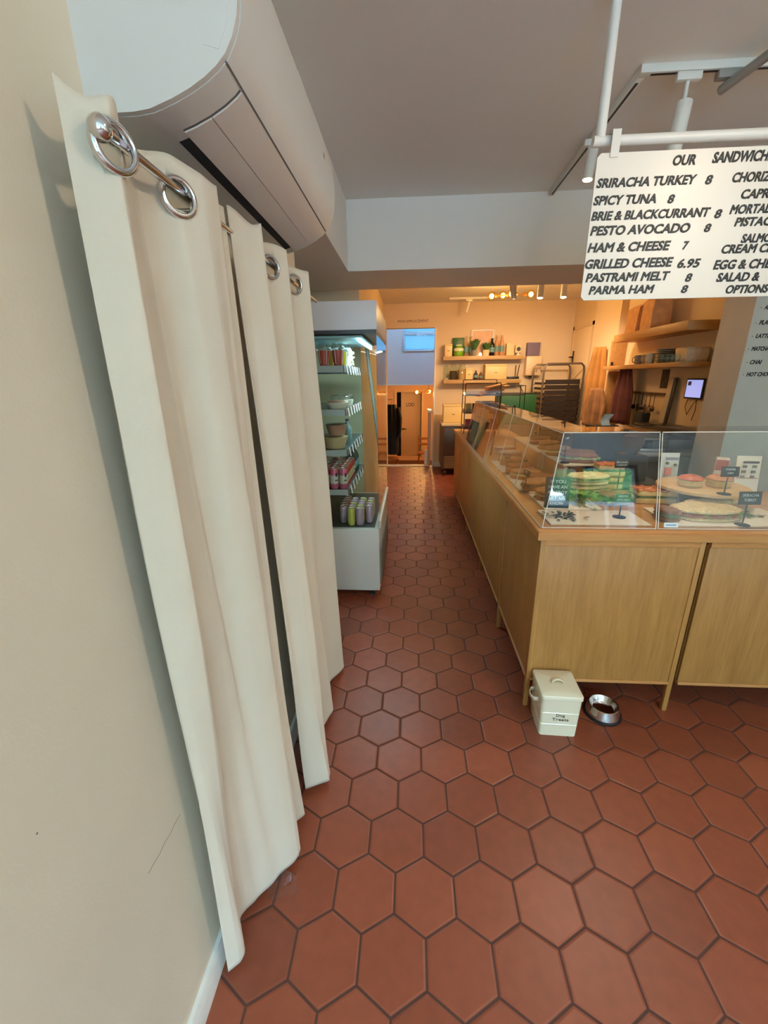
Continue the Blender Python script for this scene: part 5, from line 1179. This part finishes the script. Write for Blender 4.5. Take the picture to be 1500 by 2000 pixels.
for k in range(8):
    p = MB().lathe([(0, 0), (0.07, 0), (0.115, 0.012), (0.115, 0.016), (0.07, 0.006), (0, 0.006)], n=32)
    solo('plate', p, M_CTB, ('bottom', 'second', 'third', 'fourth', 'fifth', 'sixth', 'seventh', 'top')[k]+' grey plate in the stack on the lower kitchen shelf', 'plate', (2.65, 4.78, 1.759+0.0175*k), 0, 'stack of grey plates')
for k in range(4):
    mug(('clear glass cup nearest the plates, front', 'clear glass cup beside the plates, second', 'clear glass cup third along the shelf front', 'clear glass cup by the pale basket')[k], (2.555, 4.70-0.085*k, 1.759), M_CLR, 0.036, 0.075, 0.5*k, 'clear glass cups on the lower kitchen shelf')
t = thing('basket', 'pale woven basket at the near end of the lower kitchen shelf', 'basket', (2.66, 4.40, 1.759))
m = MB(); R = [[Vector((sx_*0.10*(0.9+0.1*v), sy_*0.085*(0.9+0.1*v), 0.12*v)) for sx_, sy_ in ((-1, -1), (-1, 1), (1, 1), (1, -1))] for v in (0, 0.25, 0.5, 0.75, 1)]
m.grid(R, True); m.bm.faces.new([m.bm.verts.new(p) for p in reversed(R[0])])
k = m.build('weave', mat('basket_pale', (216, 194, 160), 0.8, var=0.15, vscale=60, bump=0.6, bscale=80), t, True, 0.4); sm = k.modifiers.new('t', 'SOLIDIFY'); sm.thickness = 0.008
MB().tube([(-0.10, -0.085, 0.12), (-0.10, 0.085, 0.12), (0.10, 0.085, 0.12), (0.10, -0.085, 0.12)], 0.008, 8, True).build('rim', mat('basket_rim', (206, 182, 146), 0.8), t)
# utensil rail with hanging tools
ur = thing('utensil_rail', 'dark utensil rail on the kitchen wall under the mug shelf', 'rail', (2.79, 5.25, 1.44))
MB().b2(-0.035, -0.022, -0.36, 0.42, -0.012, 0.014, 0.002).build('bar', mat('rail_brown', (92, 66, 42), 0.5), ur)
for y in (-0.3, 0.36): MB().cyl((-0.03, y, 0), (0, y, 0), 0.008).build('bracket', M_IRON, ur)
hk = ('ladle', 'whisk', 'spatula', 'sieve', 'masher', 'slotted spoon')
for k, nm in enumerate(hk):
    y = 5.05+0.085*k; m = MB()
    m.tube([(-0.0, 0, 0.012), (-0.012, 0, 0.016), (-0.016, 0, 0.0), (-0.012, 0, -0.02), (-0.012, 0, -0.12)], 0.004)
    if nm in ('ladle', 'slotted spoon'): m.sph((-0.018, 0, -0.15), 0.032, (0.6, 1, 1), 12)
    elif nm == 'whisk':
        for a in range(4):
            ca, sa = math.cos(a*PI/4), math.sin(a*PI/4); m.tube([(-0.012, 0, -0.11), (-0.012+0.026*ca, 0.026*sa, -0.15), (-0.012+0.02*ca, 0.02*sa, -0.19), (-0.012, 0, -0.205), (-0.012-0.02*ca, -0.02*sa, -0.19), (-0.012-0.026*ca, -0.026*sa, -0.15), (-0.012, 0, -0.11)], 0.0018, 5)
    elif nm == 'sieve': m.lathe([(0.0, -0.02), (0.03, -0.012), (0.042, 0.01), (0.044, 0.012), (0.04, 0.012), (0, -0.014)], (-0.012, 0, -0.16), 18)
    else: m.box((-0.012, 0, -0.155), (0.004, 0.06, 0.085), (0, 0, 0), 0.002)
    solo(nm.replace(' ', '_'), m, M_IRON if k % 2 else mat('tool_steel_dark', (110, 90, 70), 0.3, 0.8), f'dark {nm} hanging from the kitchen utensil rail', nm, (2.755, y, 1.425), 0, None)
solo('wall_print', MB().b2(-0.004, -0.001, -0.07, 0.07, -0.10, 0.10), mat('print_dark_squares', (70, 52, 40), 0.6, var=0.6, vscale=18), 'small dark print pinned above the utensil rail', 'print', (2.79, 5.0, 1.60))
# knife block board: long black and pale paddle leaning on the wall
t = thing('peel_board', 'long pale paddle board with black edge leaning on the kitchen wall', 'board', (2.735, 4.80, 1.02))
MB().box((0, 0, 0.30), (0.016, 0.085, 0.60), (0, 0.06, 0), 0.006).build('pale_side', M_CTW, t)
MB().box((0.006, -0.062, 0.30), (0.016, 0.05, 0.59), (0, 0.06, 0), 0.006).build('black_side', M_BLACK, t)
solo('knife_box', MB().b2(-0.05, 0.05, -0.09, 0.09, 0, 0.26, 0.004), M_BLACK, 'black knife box at the foot of the paddle board', 'box', (2.66, 5.10, 0.971))
# grill
gr = thing('contact_grill', 'black double contact grill with chrome knobs on the back counter', 'grill', (2.54, 4.31, 0.971))
MB().b2(-0.20, 0.20, -0.36, 0.36, 0.02, 0.11, 0.01).build('base', M_BLACK, gr)
for y in (-0.18, 0.18):
    l = MB().box((0.0, y, 0.165), (0.38, 0.34, 0.06), (0, 0.05, 0), 0.02).build('lid', mat('grill_black', (30, 26, 24), 0.25), gr)
    MB().tube([(-0.19, y-0.10, 0.165), (-0.235, y-0.10, 0.17), (-0.235, y+0.10, 0.17), (-0.19, y+0.10, 0.165)], 0.010).build('handle', M_BLACK, l)
    for q in (-0.05, 0.05): MB().cyl((-0.20, y+q, 0.065), (-0.225, y+q, 0.065), 0.022).build('knob', M_CHROME, gr)
for sx_ in (-0.17, 0.17):
    for sy_ in (-0.32, 0.32): MB().cyl((sx_, sy_, 0), (sx_, sy_, 0.022), 0.015).build('foot', M_BLACK, gr)
# order tablet on the wall
tb = thing('order_tablet', 'black framed order tablet with pale blue screen on the kitchen wall', 'tablet', (2.79, 4.43, 1.51))
MB().box((-0.022, 0, 0), (0.014, 0.27, 0.195), (0, 0.0, 0), 0.005).build('case', M_BLACK, tb)
MB().b2(-0.0305, -0.0292, -0.118, 0.118, -0.082, 0.082).build('screen', mat('tablet_screen', (150, 160, 222), 0.2, emit=0.75), tb)
MB().b2(-0.0312, -0.0306, 0.05, 0.10, 0.03, 0.068).build('screen_icon', mat('screen_icon_dark', (36, 40, 80), 0.3), tb)
MB().b2(-0.015, 0, -0.06, 0.06, -0.05, 0.05).build('wall_mount', M_BLACK, tb)
solo('tablet_cable', MB().tube([(-0.015, 0.08, 0), (-0.012, 0.11, -0.07), (-0.012, 0.06, -0.15), (-0.012, 0.0, -0.05), (-0.012, -0.05, 0.0), (-0.012, -0.06, -0.10), (-0.012, -0.03, -0.2)], 0.003), M_IRON, 'thin cable dangling below the order tablet', 'cable', (2.79, 4.43, 1.405))
# shelf support with hooks and hanging aprons
t = thing('shelf_upright', 'oak upright panel under the far end of the mug shelf', 'panel', (2.66, 6.0, 0.97))
MB().b2(-0.06, 0.129, -0.02, 0.02, 0.0, 1.10, 0.003).build('panel', M_SHELFY, t)
MB().b2(-0.05, -0.035, -0.06, -0.022, 0.80, 0.84).build('hook_bar', M_IRON, t)
def apron(label, pos, m_, w, h, seed, rz=0.0):
    rs = random.Random(seed); m = MB(); n = 14
    m.grid([[Vector((0.03*math.sin(i*1.3+seed)*(0.4+0.6*(1-j/12)), (i/n-0.5)*w*(0.55+0.45*min(1, (12-j)/5.0)), h*j/12)) for i in range(n+1)] for j in range(13)])
    o = solo('apron', m, m_, label, 'apron', pos, rz, 'aprons hanging in the kitchen'); sm = o.modifiers.new('t', 'SOLIDIFY'); sm.thickness = 0.012; return o
apron('maroon apron hanging below the mug shelf end', (2.62, 5.55, 1.06), mat('cloth_maroon', (92, 44, 36), 0.9, var=0.25, vscale=9), 0.34, 0.652, 1, 0.2)
apron('yellow apron hanging by the pilaster, blurred', (2.60, 6.35, 1.02), mat('cloth_yellow', (176, 122, 58), 0.9, var=0.2, vscale=6), 0.26, 1.0, 2, 0.9)
apron('brown apron hanging between the yellow and maroon ones', (2.48, 5.98, 0.985), mat('cloth_brown', (140, 96, 58), 0.9, var=0.3, vscale=8), 0.36, 0.50, 3, 0.5)
# ------------------------------------------------------------------ till and machines behind the cases
ps = thing('till_screen', 'black till screen seen from behind at the counter corner', 'till', (1.46, 3.36, 0))
MB().b2(-0.20, 0.21, -0.02, 0.02, 0.98, 1.245, 0.006).build('screen_back', mat('till_charcoal', (34, 33, 34), 0.45), ps)
MB().b2(-0.05, 0.05, 0.02, 0.09, 0.90, 1.12, 0.004).build('stand', M_BLACK, ps)
MB().b2(-0.12, 0.18, -0.06, 0.35, 0.10, 0.90, 0.004).build('till_cabinet', mat('till_cabinet_wood', (150, 112, 70), 0.6), ps)
for sx_ in (-0.09, 0.15):
    for sy_ in (-0.04, 0.33): MB().b2(sx_-0.02, sx_+0.02, sy_-0.02, sy_+0.02, 0, 0.10).build('foot', M_BLACK, ps)
rp_ = thing('receipt_printer', 'small black printer with white paper curl behind the till screen', 'printer', (1.56, 3.56, 0.902))
MB().b2(-0.10, 0.10, -0.08, 0.10, 0, 0.36, 0.01).build('body', M_BLACK, rp_)
m = MB(); m.grid([[Vector((-0.035+0.07*i/3, -0.07+0.035*math.sin(j*0.8), 0.36+0.018*j)) for i in range(4)] for j in range(6)])
k = m.build('paper', mat('receipt_white', (236, 228, 216), 0.7), rp_); sm = k.modifiers.new('t', 'SOLIDIFY'); sm.thickness = 0.002
cm = thing('coffee_machine', 'low dark steel machine with cups on the back counter before the grill', 'coffee machine', (2.19, 4.22, 0.971))
MB().b2(-0.12, 0.12, -0.28, 0.28, 0.0, 0.03, 0.004).build('drip_tray', M_STEEL, cm)
MB().b2(0.0, 0.12, -0.28, 0.28, 0.03, 0.10, 0.004).build('back_panel', mat('machine_charcoal', (46, 43, 42), 0.35, 0.3), cm)
MB().b2(-0.12, 0.12, -0.29, 0.29, 0.10, 0.135, 0.008).build('head', mat('machine_dark_steel', (92, 84, 76), 0.3, 0.7), cm)
for y in (-0.14, 0.12):
    g_ = MB().cyl((-0.06, y, 0.10), (-0.06, y, 0.07), 0.03).build('group_head', M_STEEL, cm)
    MB().cyl((-0.07, y, 0.065), (-0.20, y, 0.055), 0.011).build('portafilter_handle', M_BLACK, g_)
cg = thing('coffee_grinder', 'black coffee grinder with bean hopper left of the coffee machine', 'grinder', (1.47, 2.86, HT+0.0))
# worktop brackets carry it
MB().b2(-0.07, 0.07, -0.09, 0.09, 0.001, 0.17, 0.008).build('body', M_BLACK, cg)
MB().lathe([(0.03, 0.17), (0.065, 0.24), (0.065, 0.29), (0, 0.292)], n=20).build('hopper', mat('hopper_brown', (70, 46, 30), 0.3), cg)
wq = MB().b2(-0.16, 0.16, -0.17, 0.17, -0.03, 0).b2(-0.16, -0.13, -0.17, -0.14, -HT, -0.03).b2(0.13, 0.16, -0.17, -0.14, -HT, -0.03).b2(-0.16, -0.13, 0.14, 0.17, -HT, -0.03).b2(0.13, 0.16, 0.14, 0.17, -HT, -0.03)
wq.build('stand', mat('stand_dark', (60, 48, 38), 0.6), cg)
# menu cards
mc = thing('menu_leaflet_stand', 'white poster card with red picture behind the front case', 'poster', (1.515, 2.505, HT+.001), -0.05)
MB().box((0, 0, 0.118), (0.10, 0.006, 0.235), (-0.12, 0, 0), 0.002).build('card', mat('card_pale_blue', (206, 214, 214), 0.5), mc)
MB().box((-0.008, -0.008, 0.130), (0.040, 0.002, 0.045), (-0.12, 0, 0)).build('red_picture', mat('card_red', (196, 104, 84), 0.6), mc)
for x, z in ((-0.02, 0.178), (0.025, 0.168), (0.03, 0.08), (-0.025, 0.07), (0.0, 0.06)):
    MB().cyl((x, -0.0055-0.12*(0.118-z)*-1*0, z), (x, -0.0165, z), 0.008).build('dot', mat('card_dark_dot', (86, 92, 80), 0.6), mc)
MB().box((0, -0.0135, 0.205), (0.07, 0.002, 0.016), (-0.12, 0, 0)).build('heading', mat('card_heading', (120, 130, 150), 0.6), mc)
lf = thing('leaflet_box', 'white menu leaflet upright at the right end of the front case', 'leaflet', (1.93, 2.47, HT+.001), -0.10)
MB().box((0, 0, 0.112), (0.125, 0.008, 0.222), (-0.14, 0, 0), 0.001).build('card', mat('leaflet_white', (234, 224, 208), 0.6), lf)
for k in range(3):
    for q in range(2): MB().box((-0.025+0.05*q, -0.008-0.14*(-1)*0, 0.165-0.03*k), (0.022, 0.003, 0.016), (-0.14, 0, 0)).build('small_print', mat('print_grey', (120, 108, 98), 0.7), lf)
MB().box((0, -0.0125, 0.19), (0.08, 0.003, 0.012), (-0.14, 0, 0)).build('heading', mat('print_heading', (70, 64, 70), 0.6), lf)
MB().box((0, -0.0065, 0.098), (0.11, 0.003, 0.004), (-0.14, 0, 0)).build('red_rule', mat('print_red', (170, 84, 66), 0.6), lf)
rb2 = thing('leaflet_box', 'printed red and white box beside the upright menu leaflet', 'leaflet', (1.80, 2.50, HT+.001), -0.5)
MB().box((0, 0, 0.105), (0.06, 0.05, 0.21), (0, 0, 0), 0.003).build('box', mat('box_print', (206, 186, 168), 0.6, var=0.35, vscale=28), rb2)
MB().box((0, -0.0255, 0.17), (0.056, 0.002, 0.06)).build('red_panel', mat('box_red', (160, 76, 56), 0.6), rb2)

# ------------------------------------------------------------------ lower room furniture
ct = thing('coat', 'long black coat hanging at the left of the stairwell', 'coat', (-0.52, 11.0, -0.28))
m = MB(); P = []
for j in range(14):
    v = j/13; w_ = 0.19*(1.0-0.35*max(0, v-0.82)/0.18)
    P.append([Vector((w_*math.cos(2*PI*k/20)*(1+0.08*math.sin(5*k+2*v*6)), 0.11*math.sin(2*PI*k/20)*(1+0.10*math.sin(3*k)), 1.28*v)) for k in range(20)])
m.grid(P, True); m.bm.faces.new([m.bm.verts.new(p) for p in P[-1]]); m.build('body', mat('coat_black', (14, 13, 14), 0.9), ct)
m = MB().tube([(0.17, -0.02, 1.20), (0.22, -0.03, 0.95), (0.215, -0.05, 0.66), (0.18, -0.06, 0.46)], [0.06, 0.055, 0.05, 0.045], 12); m.build('sleeve', mat('coat_black', (14, 13, 14), 0.9), ct)
MB().tube([(0, 0, 1.28), (0, 0, 1.34), (0.02, 0, 1.37), (0, 0, 1.39)], 0.006).build('hanger_hook', M_STEEL, ct)
rl = thing('clothes_rail', 'steel clothes rail with grey garment left of the black coat', 'clothes rail', (-0.75, 11.0, -0.83))
for y in (-0.3, 0.5): MB().cyl((-0.05, y, 0.0), (-0.05, y, 1.96), 0.014).build('upright', M_STEEL, rl)
MB().cyl((-0.05, -0.3, 1.96), (-0.05, 0.5, 1.96), 0.014).cyl((-0.05, 0, 1.955), (0.27, 0, 1.955), 0.010).build('rail', M_STEEL, rl)
m = MB(); P = [[Vector((0.07*math.cos(2*PI*k/16)*(1+.1*math.sin(4*k)), 0.10*math.sin(2*PI*k/16), 1.2*j/8)) for k in range(16)] for j in range(9)]
m.grid(P, True); solo('grey_garment', m, mat('cloth_grey', (92, 94, 92), 0.9), 'grey garment hanging on the rail left of the coat', 'garment', (-0.72, 10.75, -0.10))
def stool(label, x, y, zs, m_, back=False, w=0.17):
    t = thing('wooden_chair' if back else 'wooden_stool', label, 'chair' if back else 'stool', (x, y, -0.83))
    MB().b2(-w, w, -w, w, zs-0.035, zs, 0.008).build('seat', m_, t)
    for sx_ in (-1, 1):
        for sy_ in (-1, 1): MB().cyl((sx_*w*0.95, sy_*w*0.95, 0), (sx_*w*0.75, sy_*w*0.75, zs-0.035), 0.018).build('leg', m_, t)
    if back:
        for sx_ in (-1, 1): MB().cyl((sx_*w*0.85, w*0.9, zs), (sx_*w*0.9, w*1.1, zs+0.42), 0.016).build('back_post', m_, t)
        for dz in (0.20, 0.36): MB().b2(-w*0.85, w*0.85, w*0.95, w*1.05, zs+dz-0.03, zs+dz+0.03, 0.006).build('back_slat', m_, t)
    return t
M_CHW = mat('chair_brown', (150, 92, 50), 0.5)
stool('brown wooden stool below the black coat', -0.52, 11.0, 0.46, M_CHW, False, 0.20)
stool('brown wooden chair on the right near the loo door', 0.36, 11.9, 0.45, M_CHW, True, 0.17)
nw = thing('stair_balustrade', 'pale grey stair panel with white post and handrail at the opening', 'balustrade', (0.36, 8.55, -0.83))
MB().b2(-0.02, 0.02, -0.35, 0.25, 0.0, 1.83, 0.004).build('panel', mat('balustrade_grey', (206, 196, 196), 0.6), nw)
MB().b2(-0.045, 0.045, -0.38, 0.28, 1.832, 1.865, 0.005).build('handrail', M_WHITE, nw)
MB().b2(-0.10, -0.04, -0.38, -0.32, 0.0, 1.12, 0.004).build('newel_post', M_WHITE, nw)

# ------------------------------------------------------------------ street outside, seen mirrored in the cases
struct('ground', MB().b2(-16, 22, -26, -3.5, -0.18, -0.12), mat('sunlit_tone_street', (212, 212, 210), 0.9))  # near-white colour stands for sunlit paving and bounces light into the shop
def prismX(poly, x0, x1): return MB().prism(poly, 'Y', x0, x1)
car = thing('van', 'tall white van parked in the street, mirrored in the front cases', 'van', (4.0, -5.0, -0.12))
M_CARP = mat('car_white_paint', (248, 252, 252), 0.25, coat=0.6); M_CARG = mat('car_window', (60, 80, 90), 0.08)
MB().prism([(-2.1, 0.30), (2.1, 0.30), (2.15, 0.75), (1.95, 0.95), (1.0, 1.02), (0.45, 1.50), (-1.2, 1.52), (-1.85, 1.05), (-2.1, 0.98)], 'Y', -0.82, 0.82).build('body', M_CARP, car, True, 0.4)
MB().prism([(0.85, 1.06), (0.42, 1.45), (-0.25, 1.46), (-0.25, 1.06)], 'Y', 0.821, 0.83).build('side_window', M_CARG, car)
MB().prism([(-0.32, 1.06), (-0.32, 1.46), (-1.15, 1.46), (-1.55, 1.06)], 'Y', 0.821, 0.83).build('side_window', M_CARG, car)
for x in (-1.3, 1.35):
    for y in (-0.75, 0.75): MB().cyl((x, y-0.1, 0.32), (x, y+0.1, 0.32), 0.32, None, 28).build('wheel', M_BLACK, car)
car.scale = (1.25, 1.15, 1.62)
fc = MB().b2(-16, 22, -20.2, -20, -0.12, 6.0)
struct('facade', fc, mat('facade_render', (176, 172, 164), 0.9, var=0.25, vscale=1))
m = MB(); rs = random.Random(21)
for k in range(26): m.lump((rs.uniform(-1.3, 1.3), rs.uniform(-1, 1), rs.uniform(2.6, 5.0)), rs.uniform(.5, .9), k=.3, sub=2, seed=k)
tr_ = thing('street_tree', 'green street tree across the road, mirrored in the cases', 'tree', (2.6, -10.5, -0.12))
m.build('crown', mat('tree_green', (64, 92, 48), 0.9, var=0.4, vscale=5), tr_); MB().cyl((0, 0, 0), (0, 0, 3.0), 0.18, 0.12).build('trunk', mat('bark', (80, 64, 50), 0.9), tr_)

for (x_, y_, l_) in ((6.4, -9.2, 'added green street tree further right across the road, darkening the mirrored view'), (-1.5, -11.5, 'added green street tree left across the road')):
    dup(tr_, (x_, y_, -0.12), 1.0, l_)  # extra trees added to darken what the cases mirror
